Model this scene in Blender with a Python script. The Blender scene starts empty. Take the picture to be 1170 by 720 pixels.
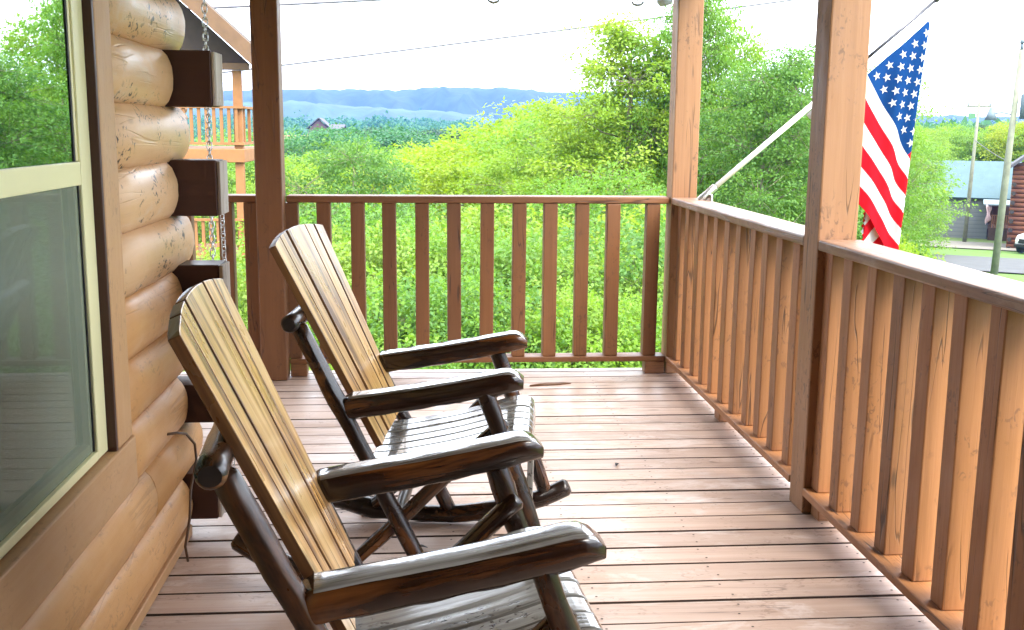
import bpy, math, random
import numpy as np
from mathutils import Vector, Matrix

random.seed(7)
rng = np.random.default_rng(11)
sc = bpy.context.scene
COL = sc.collection
R = math.radians
HAZE, CLOUD, SUN, EXPO = 2.8e-4, (8.6, 9.2, 9.8), 1.9, 2.65


# ------------------------------------------------------------------ node helpers
class NT:
    def __init__(self, name):
        self.m = bpy.data.materials.new(name)
        self.m.use_nodes = True
        self.t = self.m.node_tree
        self.t.nodes.clear()
        self.out = self.n('ShaderNodeOutputMaterial')

    def n(self, typ, **kw):
        nd = self.t.nodes.new(typ)
        for k, v in kw.items():
            setattr(nd, k, v)
        return nd

    def l(self, a, b):
        self.t.links.new(a, b)

    def val(self, node, sock, v):
        node.inputs[sock].default_value = v

    def math(self, op, a, b=None, clamp=False):
        nd = self.n('ShaderNodeMath', operation=op, use_clamp=clamp)
        for i, x in enumerate((a, b)):
            if x is None:
                continue
            if isinstance(x, (int, float)):
                nd.inputs[i].default_value = x
            else:
                self.l(x, nd.inputs[i])
        return nd.outputs[0]

    def mix(self, fac, a, b, blend='MIX'):
        nd = self.n('ShaderNodeMix', data_type='RGBA', blend_type=blend)
        for s, x in ((0, fac), (6, a), (7, b)):
            if isinstance(x, (int, float)):
                nd.inputs[s].default_value = x
            elif isinstance(x, tuple):
                nd.inputs[s].default_value = (*x, 1) if len(x) == 3 else x
            else:
                self.l(x, nd.inputs[s])
        return nd.outputs[2]

    def ramp(self, fac, stops, interp='LINEAR'):
        nd = self.n('ShaderNodeValToRGB')
        nd.color_ramp.interpolation = interp
        el = nd.color_ramp.elements
        while len(el) < len(stops):
            el.new(0.5)
        for e, (p, c) in zip(el, stops):
            e.position = p
            e.color = (*c, 1) if isinstance(c, tuple) else (c, c, c, 1)
        self.l(fac, nd.inputs[0])
        return nd.outputs[0]

    def noise(self, vec, scale, detail=3.0, rough=0.55, dist=0.0):
        nd = self.n('ShaderNodeTexNoise')
        self.val(nd, 'Scale', scale)
        self.val(nd, 'Detail', detail)
        self.val(nd, 'Roughness', rough)
        self.val(nd, 'Distortion', dist)
        if vec is not None:
            self.l(vec, nd.inputs['Vector'])
        return nd.outputs['Fac']

    def mapped(self, vec, scale):
        nd = self.n('ShaderNodeMapping')
        nd.inputs['Scale'].default_value = scale
        self.l(vec, nd.inputs['Vector'])
        return nd.outputs[0]


def wood(name, base, dark, light, streak=0.6, rough=(0.35, 0.6), grain=1.0, specks=0.0, speck_col=(0.03, 0.02, 0.015),
         worn=0.0, worn_col=(0.5, 0.4, 0.35), knots=0.25, bump=0.25, coat=0.0, coat_ior=1.5, wet=0.0, vary=0.25, lengthwise=1.0, spec=0.5, cracks=0.0):
    """Painted or stained timber; grain runs along V of the UV map (metres)."""
    k = NT(name)
    uv = k.n('ShaderNodeUVMap').outputs[0]
    geo = k.n('ShaderNodeNewGeometry')
    oi = k.n('ShaderNodeObjectInfo')
    r = k.math('ADD', k.math('MULTIPLY', geo.outputs['Random Per Island'], 37.0), k.math('MULTIPLY', oi.outputs['Random'], 91.0))
    cx = k.n('ShaderNodeCombineXYZ')
    k.l(r, cx.inputs[0]); k.l(k.math('MULTIPLY', r, 1.7), cx.inputs[1]); k.l(r, cx.inputs[2])
    add = k.n('ShaderNodeVectorMath', operation='ADD')
    k.l(uv, add.inputs[0]); k.l(cx.outputs[0], add.inputs[1])
    v = add.outputs[0]
    g1 = k.noise(k.mapped(v, (26 * grain, 1.3 * lengthwise, 1)), 1.0, 5, 0.6, 0.6)
    g2 = k.noise(k.mapped(v, (90 * grain, 2.6 * lengthwise, 1)), 1.0, 4, 0.6, 0.3)
    gm = k.math('ADD', k.math('MULTIPLY', g1, 0.65), k.math('MULTIPLY', g2, 0.35))
    lo, hi = 0.5 - 0.22 / max(streak, .2) * .6, 0.5 + 0.22 / max(streak, .2) * .6
    col = k.ramp(gm, [(lo, dark), (0.5, base), (hi, light)])
    # per piece tone
    tone = k.math('ADD', 1.0 - vary / 2, k.math('MULTIPLY', k.math('FRACT', k.math('MULTIPLY', r, 0.731)), vary))
    tc = k.n('ShaderNodeCombineColor')
    for i in range(3):
        k.l(tone, tc.inputs[i])
    col = k.mix(1.0, col, tc.outputs[0], 'MULTIPLY')
    if worn > 0:
        w = k.noise(k.mapped(v, (5, 2.2, 1)), 1.0, 6, 0.7, 0.4)
        wf = k.ramp(w, [(0.62 - 0.12 * worn, 0.0), (0.74 - 0.08 * worn, 1.0)])
        wg = k.math('MULTIPLY', wf, k.math('ADD', 0.35, k.math('MULTIPLY', g2, 0.8)), True)
        col = k.mix(wg, col, worn_col)
    if knots > 0:
        vo = k.n('ShaderNodeTexVoronoi')
        k.l(k.mapped(v, (7, 2.1, 1)), vo.inputs['Vector'])
        k.val(vo, 'Scale', 1.0)
        kf = k.ramp(vo.outputs['Distance'], [(0.035, 1.0), (0.085, 0.0)])
        col = k.mix(k.math('MULTIPLY', kf, knots), col, tuple(c * .25 for c in dark))
    if specks > 0:
        s1 = k.noise(k.mapped(v, (60, 34, 1)), 1.0, 3, 0.6, 0.8)
        s2 = k.noise(k.mapped(v, (6, 4, 1)), 1.0, 3, 0.6, 0.8)
        sf = k.math('MULTIPLY', k.ramp(s1, [(0.56, 0.0), (0.62, 1.0)]), k.ramp(s2, [(0.5, 0.0), (0.6, 1.0)]))
        col = k.mix(k.math('MULTIPLY', sf, specks), col, speck_col)
    if cracks > 0:
        cn = k.noise(k.mapped(v, (16, .9, 1)), 1.0, 2, 0.4, 1.2)
        cm = k.noise(k.mapped(v, (5, 1.6, 1)), 1.0, 2, 0.5)
        cf = k.math('MULTIPLY', k.ramp(k.math('ABSOLUTE', k.math('SUBTRACT', cn, 0.5)), [(0.004, 1.0), (0.014, 0.0)]), k.ramp(cm, [(0.5, 0.0), (0.56, 1.0)]))
        col = k.mix(k.math('MULTIPLY', cf, cracks), col, tuple(c * .2 for c in dark))
        gm = k.math('SUBTRACT', gm, k.math('MULTIPLY', cf, 0.8))
    b = k.n('ShaderNodeBsdfPrincipled')
    k.l(col, b.inputs['Base Color'])
    rn = k.noise(k.mapped(v, (9, 4, 1)), 1.0, 4, 0.6)
    rr = k.ramp(rn, [(0.35, rough[0]), (0.65, rough[1])])
    if wet > 0:
        wn = k.noise(k.n('ShaderNodeTexCoord').outputs['Object'], 1.6, 4, 0.6, 0.4)
        wfac = k.ramp(wn, [(0.42, 0.0), (0.6, wet)])
        rr = k.mix(wfac, rr, (rough[0] * .45,) * 3)
    k.l(rr, b.inputs['Roughness'])
    k.val(b, 'Specular IOR Level', spec)
    if coat:
        k.val(b, 'Coat Weight', coat)
        k.val(b, 'Coat Roughness', 0.10); k.val(b, 'Coat IOR', coat_ior)
    if bump:
        bp = k.n('ShaderNodeBump')
        k.val(bp, 'Strength', bump)
        k.val(bp, 'Distance', 0.004)
        k.l(gm, bp.inputs['Height'])
        k.l(bp.outputs[0], b.inputs['Normal'])
    k.l(b.outputs[0], k.out.inputs[0])
    return k.m


def plain(name, col, rough=0.6, metal=0.0, var=0.15, scale=8.0, spec=0.5, bump=0.0):
    k = NT(name)
    o = k.n('ShaderNodeTexCoord').outputs['Object']
    nz = k.noise(o, scale, 4, 0.6)
    c = k.ramp(nz, [(0.3, tuple(x * (1 - var) for x in col)), (0.7, tuple(min(1, x * (1 + var)) for x in col))])
    b = k.n('ShaderNodeBsdfPrincipled')
    k.l(c, b.inputs['Base Color'])
    k.val(b, 'Roughness', rough); k.val(b, 'Metallic', metal); k.val(b, 'Specular IOR Level', spec)
    if bump:
        bp = k.n('ShaderNodeBump'); k.val(bp, 'Strength', bump); k.val(bp, 'Distance', 0.02)
        k.l(nz, bp.inputs['Height']); k.l(bp.outputs[0], b.inputs['Normal'])
    k.l(b.outputs[0], k.out.inputs[0])
    return k.m


def leafmat(name, cols, trans=0.4):
    """Leaf: colour differs leaf by leaf and clump by clump; light passes through."""
    k = NT(name)
    geo = k.n('ShaderNodeNewGeometry')
    oi = k.n('ShaderNodeObjectInfo')
    nz = k.noise(k.n('ShaderNodeTexCoord').outputs['Object'], 0.9, 2, 0.5)
    f = k.math('ADD', k.math('MULTIPLY', geo.outputs['Random Per Island'], 0.2), k.math('MULTIPLY', nz, 0.8))
    f = k.math('ADD', f, k.math('MULTIPLY', k.math('SUBTRACT', oi.outputs['Random'], 0.5), 0.75), True)
    n = len(cols)
    c = k.ramp(f, [(0.2 + 0.6 * i / (n - 1), cols[i]) for i in range(n)])
    d = k.n('ShaderNodeBsdfPrincipled')
    k.l(c, d.inputs['Base Color']); k.val(d, 'Roughness', 0.55); k.val(d, 'Specular IOR Level', 0.3)
    t = k.n('ShaderNodeBsdfTranslucent')
    k.l(k.mix(1.0, c, (1.25, 1.2, 0.6), 'MULTIPLY'), t.inputs['Color'])
    mx = k.n('ShaderNodeMixShader'); k.val(mx, 0, trans)
    k.l(d.outputs[0], mx.inputs[1]); k.l(t.outputs[0], mx.inputs[2])
    k.l(mx.outputs[0], k.out.inputs[0])
    return k.m


# ------------------------------------------------------------------ materials
M = {}
M['deck'] = wood('deck_paint', (.46, .325, .255), (.345, .23, .175), (.53, .395, .325), streak=.6, cracks=.5, spec=.35, rough=(.42, .62), worn=.75,
                 worn_col=(.66, .57, .53), knots=.25, bump=.3, wet=.55, vary=.22, specks=.35, speck_col=(.12, .06, .03))
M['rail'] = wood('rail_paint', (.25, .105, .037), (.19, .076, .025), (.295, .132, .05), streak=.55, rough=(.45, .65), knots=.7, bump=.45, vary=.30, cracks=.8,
                 specks=.6, speck_col=(.09, .04, .02))
M['railshade'] = wood('shaded_rail_paint', (.175, .072, .026), (.135, .052, .018), (.21, .09, .034), streak=.5, rough=(.45, .65), knots=.6, bump=.4, vary=.25, cracks=.7, specks=.4)  # rail paint copied darker: porch shade put into the colour
M['cap'] = wood('weathered_cap_paint', (.21, .115, .072), (.13, .07, .045), (.28, .17, .12), streak=.8, cracks=.9, rough=(.3, .55), worn=.8,
                worn_col=(.34, .26, .21), knots=.3, bump=.5, vary=.15, specks=.5, speck_col=(.06, .035, .025))
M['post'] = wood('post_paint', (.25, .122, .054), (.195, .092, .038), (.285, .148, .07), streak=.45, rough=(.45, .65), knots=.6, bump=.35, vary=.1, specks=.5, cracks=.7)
M['log'] = wood('log_stain', (.58, .295, .105), (.50, .24, .08), (.63, .345, .14), streak=.45, rough=(.4, .6), knots=.2, bump=.25, vary=.14, grain=.6, cracks=.2,
                specks=.3, speck_col=(.10, .05, .025), lengthwise=.6)
M['log_weather'] = wood('log_stain_weathered', (.62, .375, .185), (.53, .295, .13), (.68, .44, .245), streak=.45, cracks=.12, rough=(.35, .55), knots=.3, bump=.45, vary=.14,
                        grain=.6, specks=1.0, speck_col=(.05, .03, .02), worn=.5, worn_col=(.62, .5, .37), lengthwise=.8)
M['trim'] = wood('trim_paint', (.47, .26, .115), (.40, .21, .085), (.52, .31, .15), streak=.35, rough=(.45, .6), knots=.2, bump=.2, vary=.1, specks=.2)
M['brown'] = wood('dark_brown_paint', (.050, .015, .007), (.036, .010, .005), (.066, .022, .010), streak=.3, rough=(.45, .6), knots=.1, bump=.2, vary=.1)
M['weathered'] = wood('bare_weathered_end', (.42, .36, .30), (.22, .17, .13), (.55, .5, .44), streak=1.0, rough=(.7, .85), knots=.2, bump=.8, specks=.8)
M['chairlog'] = wood('dark_varnished_log', (.012, .0045, .0022), (.005, .002, .0012), (.13, .046, .012), streak=.8, rough=(.18, .38), knots=.8, bump=.9, vary=.2, worn=.5, worn_col=(.27, .115, .035),
                     grain=.55, lengthwise=2.2, coat=.22, wet=.5, cracks=.8)
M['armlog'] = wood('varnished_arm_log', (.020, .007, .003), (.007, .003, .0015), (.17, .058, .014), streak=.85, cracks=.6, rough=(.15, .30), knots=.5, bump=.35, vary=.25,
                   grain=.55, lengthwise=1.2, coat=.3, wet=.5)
M['logend'] = plain('log_end_grain', (.015, .010, .008), .5, scale=60)
M['back'] = wood('golden_back_slat', (.58, .315, .10), (.16, .06, .016), (.72, .46, .19), streak=1.5, rough=(.25, .42), knots=.3, bump=.3, vary=.34, grain=.7, cracks=.6,
                 lengthwise=.8, coat=.12, worn=.4, worn_col=(.1, .06, .025))
M['backedge'] = wood('slat_edge_stain', (.16, .07, .025), (.05, .02, .01), (.28, .14, .05), streak=.7, rough=(.25, .4), knots=.2, bump=.3)
M['seat'] = wood('wet_seat_slat', (.24, .235, .22), (.07, .06, .05), (.36, .36, .345), streak=1.1, rough=(.12, .3), knots=.2, bump=.55, vary=.2, grain=.7,
                 lengthwise=1.0, coat=1.0, coat_ior=1.8, specks=1.0, speck_col=(.03, .025, .02), wet=.8, spec=.8)
M['armtop'] = wood('wet_arm_top_sheen', (.12, .105, .092), (.02, .013, .010), (.30, .29, .27), streak=1.5, rough=(.12, .3), knots=.1, bump=.3, vary=.2, grain=.8,
                   lengthwise=.7, coat=1.0, coat_ior=1.8, wet=.5, cracks=.8)  # pale tone puts the sky's reflection into the arm top colour
M['vinyl'] = plain('cream_vinyl', (.80, .74, .42), .35, var=.04, scale=3)
M['metal'] = plain('galvanised_steel', (.55, .55, .55), .35, 1.0, .2, 40)
M['darkmetal'] = plain('dark_rod_metal', (.06, .06, .07), .35, .6, .2, 30)
M['whitepole'] = plain('white_pole_paint', (.75, .76, .74), .35, 0, .06, 20)
M['greybox'] = plain('grey_plastic', (.38, .41, .46), .45, 0, .06, 20)
M['black'] = plain('black_rubber', (.012, .012, .012), .6, 0, .2, 40)
M['cord'] = plain('brown_cord_sheath', (.10, .055, .03), .5, 0, .2, 40)
M['room'] = plain('dim_room_paint', (.22, .23, .19), .9, 0, .2, 2)
M['curtain'] = plain('green_grey_curtain', (.36, .42, .32), .9, 0, .15, 5)
M['blind'] = plain('tan_roller_blind', (.50, .46, .28), .9, 0, .1, 5)
M['ceil'] = wood('ceiling_boards', (.16, .11, .075), (.13, .085, .055), (.19, .135, .095), streak=.4, rough=(.5, .7), knots=.2, bump=.2)


def glassmat():
    k = NT('window_glass')
    g = k.n('ShaderNodeBsdfGlossy'); k.val(g, 'Roughness', 0.01); k.val(g, 'Color', (.92, 1.0, .94, 1))
    t = k.n('ShaderNodeBsdfTransparent'); k.val(t, 'Color', (.72, .78, .70, 1))
    f = k.n('ShaderNodeFresnel'); k.val(f, 'IOR', 1.9)
    wav = k.noise(k.n('ShaderNodeTexCoord').outputs['Object'], 1.4, 1, .5)
    bp = k.n('ShaderNodeBump'); k.val(bp, 'Strength', .04); k.val(bp, 'Distance', .05)
    k.l(wav, bp.inputs['Height']); k.l(bp.outputs[0], g.inputs['Normal'])
    mx = k.n('ShaderNodeMixShader')
    k.l(k.math('ADD', k.math('MULTIPLY', f.outputs[0], 1.2), .48, True), mx.inputs[0])
    k.l(t.outputs[0], mx.inputs[1]); k.l(g.outputs[0], mx.inputs[2])
    k.l(mx.outputs[0], k.out.inputs[0])
    return k.m


def screenmat():
    k = NT('insect_screen_mesh')
    d = k.n('ShaderNodeBsdfDiffuse'); k.val(d, 'Color', (.27, .31, .23, 1))
    t = k.n('ShaderNodeBsdfTransparent')
    mx = k.n('ShaderNodeMixShader'); k.val(mx, 0, .48)
    k.l(t.outputs[0], mx.inputs[1]); k.l(d.outputs[0], mx.inputs[2])
    k.l(mx.outputs[0], k.out.inputs[0])
    return k.m


M['glass'] = glassmat()
M['screen'] = screenmat()
M['bark'] = plain('bark', (.20, .17, .13), .9, 0, .35, 6, bump=.4)
M['leaf_lime'] = leafmat('leaf_lime', [(.11, .235, .035), (.15, .28, .035), (.185, .305, .035), (.22, .315, .04)], 0.5)
M['leaf_green'] = leafmat('leaf_green', [(.085, .19, .045), (.115, .235, .045), (.15, .27, .045), (.185, .285, .05)], 0.5)
M['leaf_yellow'] = leafmat('leaf_yellow', [(.15, .26, .02), (.19, .29, .022), (.23, .31, .025), (.26, .315, .03)], 0.5)
M['leaf_dark'] = leafmat('leaf_dark', [(.022, .055, .03), (.035, .08, .034), (.05, .10, .036)], 0.2)


M['leaf_hazed'] = leafmat('leaf_hazed', [(.035, .12, .05), (.055, .16, .055), (.08, .20, .055), (.12, .24, .05)], .4)  # blue cast of distance haze put into the leaf colour


# ------------------------------------------------------------------ mesh builder
class MB:
    def __init__(self):
        self.v, self.f, self.mi, self.uv, self.sm = [], [], [], [], []

    def face(self, idx, uvs, mat=0, smooth=False):
        self.f.append(tuple(idx)); self.uv.append(uvs); self.mi.append(mat); self.sm.append(smooth)

    def obox(self, c, half, ax=None, mat=0, jig=0.0, long=None):
        """box with centre c, half sizes, axes ax; UV: V along the longest axis"""
        c = Vector(c)
        ax = ax or (Vector((1, 0, 0)), Vector((0, 1, 0)), Vector((0, 0, 1)))
        L = max(range(3), key=lambda i: half[i]) if long is None else long
        b = len(self.v)
        loc = []
        for sx in (-1, 1):
            for sy in (-1, 1):
                for sz in (-1, 1):
                    q = [sx * half[0], sy * half[1], sz * half[2]]
                    loc.append(q)
                    self.v.append(c + ax[0] * q[0] + ax[1] * q[1] + ax[2] * q[2])
        for n, idx in enumerate(((0, 1, 3, 2), (4, 6, 7, 5), (0, 4, 5, 1), (2, 3, 7, 6), (0, 2, 6, 4), (1, 5, 7, 3))):
            na = n // 2
            if na == L:
                o = [i for i in range(3) if i != L]
                uvs = [(loc[i][o[0]], loc[i][o[1]] * .2) for i in idx]
            else:
                o = [i for i in range(3) if i != L and i != na][0]
                uvs = [(loc[i][o] + .37 * n, loc[i][L]) for i in idx]
            self.face([b + i for i in idx], uvs, mat)

    def box(self, x0, x1, y0, y1, z0, z1, mat=0, long=None):
        self.obox(((x0 + x1) / 2, (y0 + y1) / 2, (z0 + z1) / 2), (abs(x1 - x0) / 2, abs(y1 - y0) / 2, abs(z1 - z0) / 2), None, mat, 0, long)

    def loft(self, rings, mat=0, cap=True, capmat=None, closed=True, smooth=True):
        """rings: list of equal-length lists of points"""
        b = len(self.v); n = len(rings[0]); vl = 0.0
        per = [0.0]
        r0 = [Vector(p) for p in rings[0]]
        for i in range(n):
            per.append(per[-1] + (r0[(i + 1) % n] - r0[i]).length)
        vs = [0.0]
        for a, c in zip(rings, rings[1:]):
            ca = sum((Vector(p) for p in a), Vector()) / n; cc = sum((Vector(p) for p in c), Vector()) / n
            vs.append(vs[-1] + (cc - ca).length)
        for r in rings:
            self.v.extend(Vector(p) for p in r)
        m = n if closed else n - 1
        for k in range(len(rings) - 1):
            for i in range(m):
                j = (i + 1) % n
                self.face((b + k * n + i, b + k * n + j, b + (k + 1) * n + j, b + (k + 1) * n + i),
                          [(per[i], vs[k]), (per[i + 1], vs[k]), (per[i + 1], vs[k + 1]), (per[i], vs[k + 1])], mat, smooth)
        if cap:
            cm = mat if capmat is None else capmat
            for k, rev in ((0, True), (len(rings) - 1, False)):
                idx = [b + k * n + i for i in range(n)]
                c = sum((self.v[i] for i in idx), Vector()) / n
                uvs = [((self.v[i] - c).length, .03 * math.sin(t)) for t, i in enumerate(idx)]
                if rev:
                    idx = idx[::-1]; uvs = uvs[::-1]
                self.face(idx, uvs, cm, False)

    def tube(self, pts, radii, n=12, mat=0, capmat=None, wob=0.0, seed=0, smooth=True, round_ends=False):
        rs = random.Random(seed)
        pts = [Vector(p) for p in pts]
        if isinstance(radii, (int, float)):
            radii = [radii] * len(pts)
        radii = list(radii)
        if round_ends:
            d0 = (pts[0] - pts[1]).normalized(); d1 = (pts[-1] - pts[-2]).normalized()
            r0, r1 = radii[0], radii[-1]
            pts = [pts[0] + d0 * r0 * .35] + pts + [pts[-1] + d1 * r1 * .35]
            radii = [r0 * .72] + radii + [r1 * .72]
        ph = [rs.uniform(0, 6.28) for _ in range(4)]
        rings = []
        up = None
        for i, p in enumerate(pts):
            d = (pts[min(i + 1, len(pts) - 1)] - pts[max(i - 1, 0)]).normalized()
            if up is None:
                up = Vector((0, 0, 1)) if abs(d.z) < .9 else Vector((0, 1, 0))
            s = d.cross(up).normalized(); u = s.cross(d).normalized(); up = u
            ring = []
            for k in range(n):
                a = 2 * math.pi * k / n
                rr = radii[i] * (1 + wob * (math.sin(2 * a + ph[0] + i * .7) + .6 * math.sin(3 * a + ph[1] - i * 1.1) + .5 * rs.uniform(-1, 1)))
                ring.append(p + s * (math.cos(a) * rr) + u * (math.sin(a) * rr))
            rings.append(ring)
        self.loft(rings, mat, True, capmat, True, smooth)

    def build(self, name, mats, parent=None, bevel=0.0, seg=2, label=None, recalc=False):
        me = bpy.data.meshes.new(name)
        off = Vector()
        p = parent
        while p is not None:
            if p.parent is None and p.get('world_built'):
                off = Vector(p.location)
            p = p.parent
        vv = [tuple(v - off) for v in self.v]
        me.from_pydata(vv, [], self.f)
        uvl = me.uv_layers.new(name='UVMap')
        flat = [c for u in self.uv for q in u for c in q]
        uvl.data.foreach_set('uv', flat)
        for m in (mats if isinstance(mats, (list, tuple)) else [mats]):
            me.materials.append(m)
        me.polygons.foreach_set('material_index', self.mi)
        me.polygons.foreach_set('use_smooth', self.sm)
        me.update()
        if recalc:
            import bmesh
            bm = bmesh.new(); bm.from_mesh(me); bmesh.ops.recalc_face_normals(bm, faces=bm.faces[:]); bm.to_mesh(me); bm.free()
        o = bpy.data.objects.new(name, me)
        COL.objects.link(o)
        if parent is not None:
            o.parent = parent
        if bevel:
            b = o.modifiers.new('edge_round', 'BEVEL')
            b.width = bevel; b.segments = seg; b.limit_method = 'ANGLE'; b.angle_limit = R(40)
        if label:
            o['label'] = label
        return o


def tag(o, label=None, cat=None, group=None, kind=None):
    for k, v in (('label', label), ('category', cat), ('group', group), ('kind', kind)):
        if v:
            o[k] = v
    return o


def thing(name, label, cat, loc=(0, 0, 0), rotz=0.0, group=None, world=True):
    o = bpy.data.objects.new(name, None)
    COL.objects.link(o)
    o.location = loc
    o.rotation_euler = (0, 0, rotz)
    o.empty_display_size = .1
    if world:
        o['world_built'] = 1
    return tag(o, label, cat, group)


def copy_tree(o, parent=None):
    c = o.copy(); COL.objects.link(c)
    if parent is not None:
        c.parent = parent
    for ch in list(o.children):
        copy_tree(ch, c)
    return c


# ------------------------------------------------------------------ terrain
def smooth(a, b, x):
    t = min(1, max(0, (x - a) / (b - a)))
    return t * t * (3 - 2 * t)


def ground_z(x, y):
    d = math.hypot(x, y)
    az = math.degrees(math.atan2(x, y))
    w = smooth(13, 23, az)
    zr = -4.72 - 1.25 * smooth(46, 80, d) - 3 * smooth(110, 300, d)
    zc = -4.4 - 3.0 * smooth(9, 28, d) - 15 * smooth(25, 140, d) + 11 * smooth(260, 700, d)
    bump = .25 * math.sin(x * .21 + 1) * math.sin(y * .17) * smooth(8, 25, d) * (1 - w * smooth(20, 40, d))
    return zr * w + zc * (1 - w) + bump


def build_ground():
    rad = [0, 4, 7, 10, 13, 17, 21, 26, 31, 37, 44, 52, 60, 70, 82, 96, 115, 140, 170, 210, 260, 330, 420, 540, 700, 900, 1200, 1600, 2250]
    na = 180
    v = [(0, 0, ground_z(0, .01))]; f = []
    for r in rad[1:]:
        for a in range(na):
            t = 2 * math.pi * a / na
            x, y = r * math.sin(t), r * math.cos(t)
            v.append((x, y, ground_z(x, y)))
    for a in range(na):
        f.append((0, 1 + (a + 1) % na, 1 + a))
    for k in range(len(rad) - 2):
        b0, b1 = 1 + k * na, 1 + (k + 1) * na
        for a in range(na):
            f.append((b0 + a, b0 + (a + 1) % na, b1 + (a + 1) % na, b1 + a))
    me = bpy.data.meshes.new('ground'); me.from_pydata(v, [], f)
    me.polygons.foreach_set('use_smooth', [True] * len(f))
    k = NT('grassy_ground')
    o = k.n('ShaderNodeTexCoord').outputs['Object']
    n1 = k.noise(o, .35, 6, .65); n2 = k.noise(o, 6, 3, .6)
    c = k.ramp(k.math('ADD', k.math('MULTIPLY', n1, .7), k.math('MULTIPLY', n2, .3)),
               [(.35, (.045, .075, .018)), (.5, (.075, .12, .022)), (.65, (.12, .15, .03))])
    b = k.n('ShaderNodeBsdfPrincipled'); k.l(c, b.inputs['Base Color']); k.val(b, 'Roughness', .9)
    k.l(b.outputs[0], k.out.inputs[0])
    me.materials.append(k.m)
    ob = bpy.data.objects.new('ground', me); COL.objects.link(ob)
    tag(ob, 'grassy hillside ground falling away below the porch', 'ground', kind='structure')


build_ground()


def build_ridge(name, D, prof, seed, col, label):
    """forested mountain ridge: a broad hill with a rough outline, prof(az)->height above eye level"""
    rs = np.random.default_rng(seed)
    naz = 420
    azs = np.linspace(-75, 75, naz)
    ph = rs.uniform(0, 6.28, 12)
    v = []; f = []
    depths = np.linspace(-.28, .10, 16)
    for j, dd in enumerate(depths):
        t = (dd + .28) / .28 if dd <= 0 else 1 - dd / .10
        s = t * t * (3 - 2 * t)
        for i, a in enumerate(azs):
            h = prof(a)
            h += D / 1214 * (1.0 * math.sin(a * .6 + ph[0]) + .5 * math.sin(a * 1.4 + ph[1]) + .25 * math.sin(a * 4.1 + ph[2]) + .2 * math.sin(a * 11 + ph[3]))
            fold = .16 * math.sin(a * 1.7 + dd * 18 + ph[4]) + .10 * math.sin(a * 3.9 - dd * 30 + ph[5]) + .05 * math.sin(a * 9 + dd * 50 + ph[6])
            z = -25 + (h + 25) * max(0, s + (fold * (1 - s) * s * 3))
            d = D * (1 + dd)
            v.append((d * math.sin(R(a)), d * math.cos(R(a)), z + rs.uniform(-1, 1) * .0011 * D * s))
    for j in range(len(depths) - 1):
        for i in range(naz - 1):
            f.append((j * naz + i, j * naz + i + 1, (j + 1) * naz + i + 1, (j + 1) * naz + i))
    me = bpy.data.meshes.new(name); me.from_pydata(v, [], f)
    me.polygons.foreach_set('use_smooth', [True] * len(f))
    me.materials.append(plain(name + '_forest', col, .95, 0, .35, .03))
    o = bpy.data.objects.new(name, me); COL.objects.link(o)
    tag(o, label, 'mountain', kind='structure')


def prof_far(a):
    base = 41 - 24 * smooth(10, 24, a)
    return 2000 / 1214 * (base + 3 * smooth(-3, 3, a) * (1 - smooth(3, 9, a)) - 6 * smooth(-4, -12, a))


def prof_near(a):
    return 1300 / 1214 * (21 + 6 * smooth(-2, -8, a) - 18 * smooth(-1, 7, a))


build_ridge('mountain_ridge', 2000, prof_far, 3, (.022, .04, .035), 'long blue forested mountain ridge on the horizon')
build_ridge('foothill_ridge', 1300, prof_near, 5, (.03, .06, .035), 'lower hazy forested hill in front of the blue ridge')


# ------------------------------------------------------------------ trees
def np_mesh(name, verts, quads, mats, smoothf=False):
    me = bpy.data.meshes.new(name)
    nv, nq = len(verts), len(quads)
    me.vertices.add(nv); me.vertices.foreach_set('co', np.asarray(verts, dtype=np.float32).ravel())
    me.loops.add(nq * 4); me.loops.foreach_set('vertex_index', np.asarray(quads, dtype=np.int32).ravel())
    me.polygons.add(nq)
    me.polygons.foreach_set('loop_start', np.arange(0, nq * 4, 4, dtype=np.int32))
    me.polygons.foreach_set('loop_total', np.full(nq, 4, dtype=np.int32))
    me.update(calc_edges=True)
    for m in mats:
        me.materials.append(m)
    return me


def leaves_mesh(name, centers, outdir, length, width, mat, g, droop=.35):
    """diamond leaves at centers, pointing along outdir"""
    n = len(centers)
    d = outdir + g.normal(0, .55, (n, 3)); d[:, 2] -= droop
    d /= np.linalg.norm(d, axis=1)[:, None]
    up = np.tile(np.array([0, 0, 1.0]), (n, 1)) + g.normal(0, .55, (n, 3))
    s = np.cross(d, up); s /= np.maximum(np.linalg.norm(s, axis=1), 1e-6)[:, None]
    nn = np.cross(s, d)
    L = (length * g.uniform(.65, 1.3, n))[:, None]; W = (width * g.uniform(.7, 1.25, n))[:, None]
    a = centers; m = centers + d * L * .45
    v = np.stack([a, m + s * W * .5 + nn * L * .05, centers + d * L - nn * L * .06, m - s * W * .5 + nn * L * .05], 1).reshape(-1, 3)
    q = np.arange(n * 4).reshape(-1, 4)
    return np_mesh(name, v, q, [mat])


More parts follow.
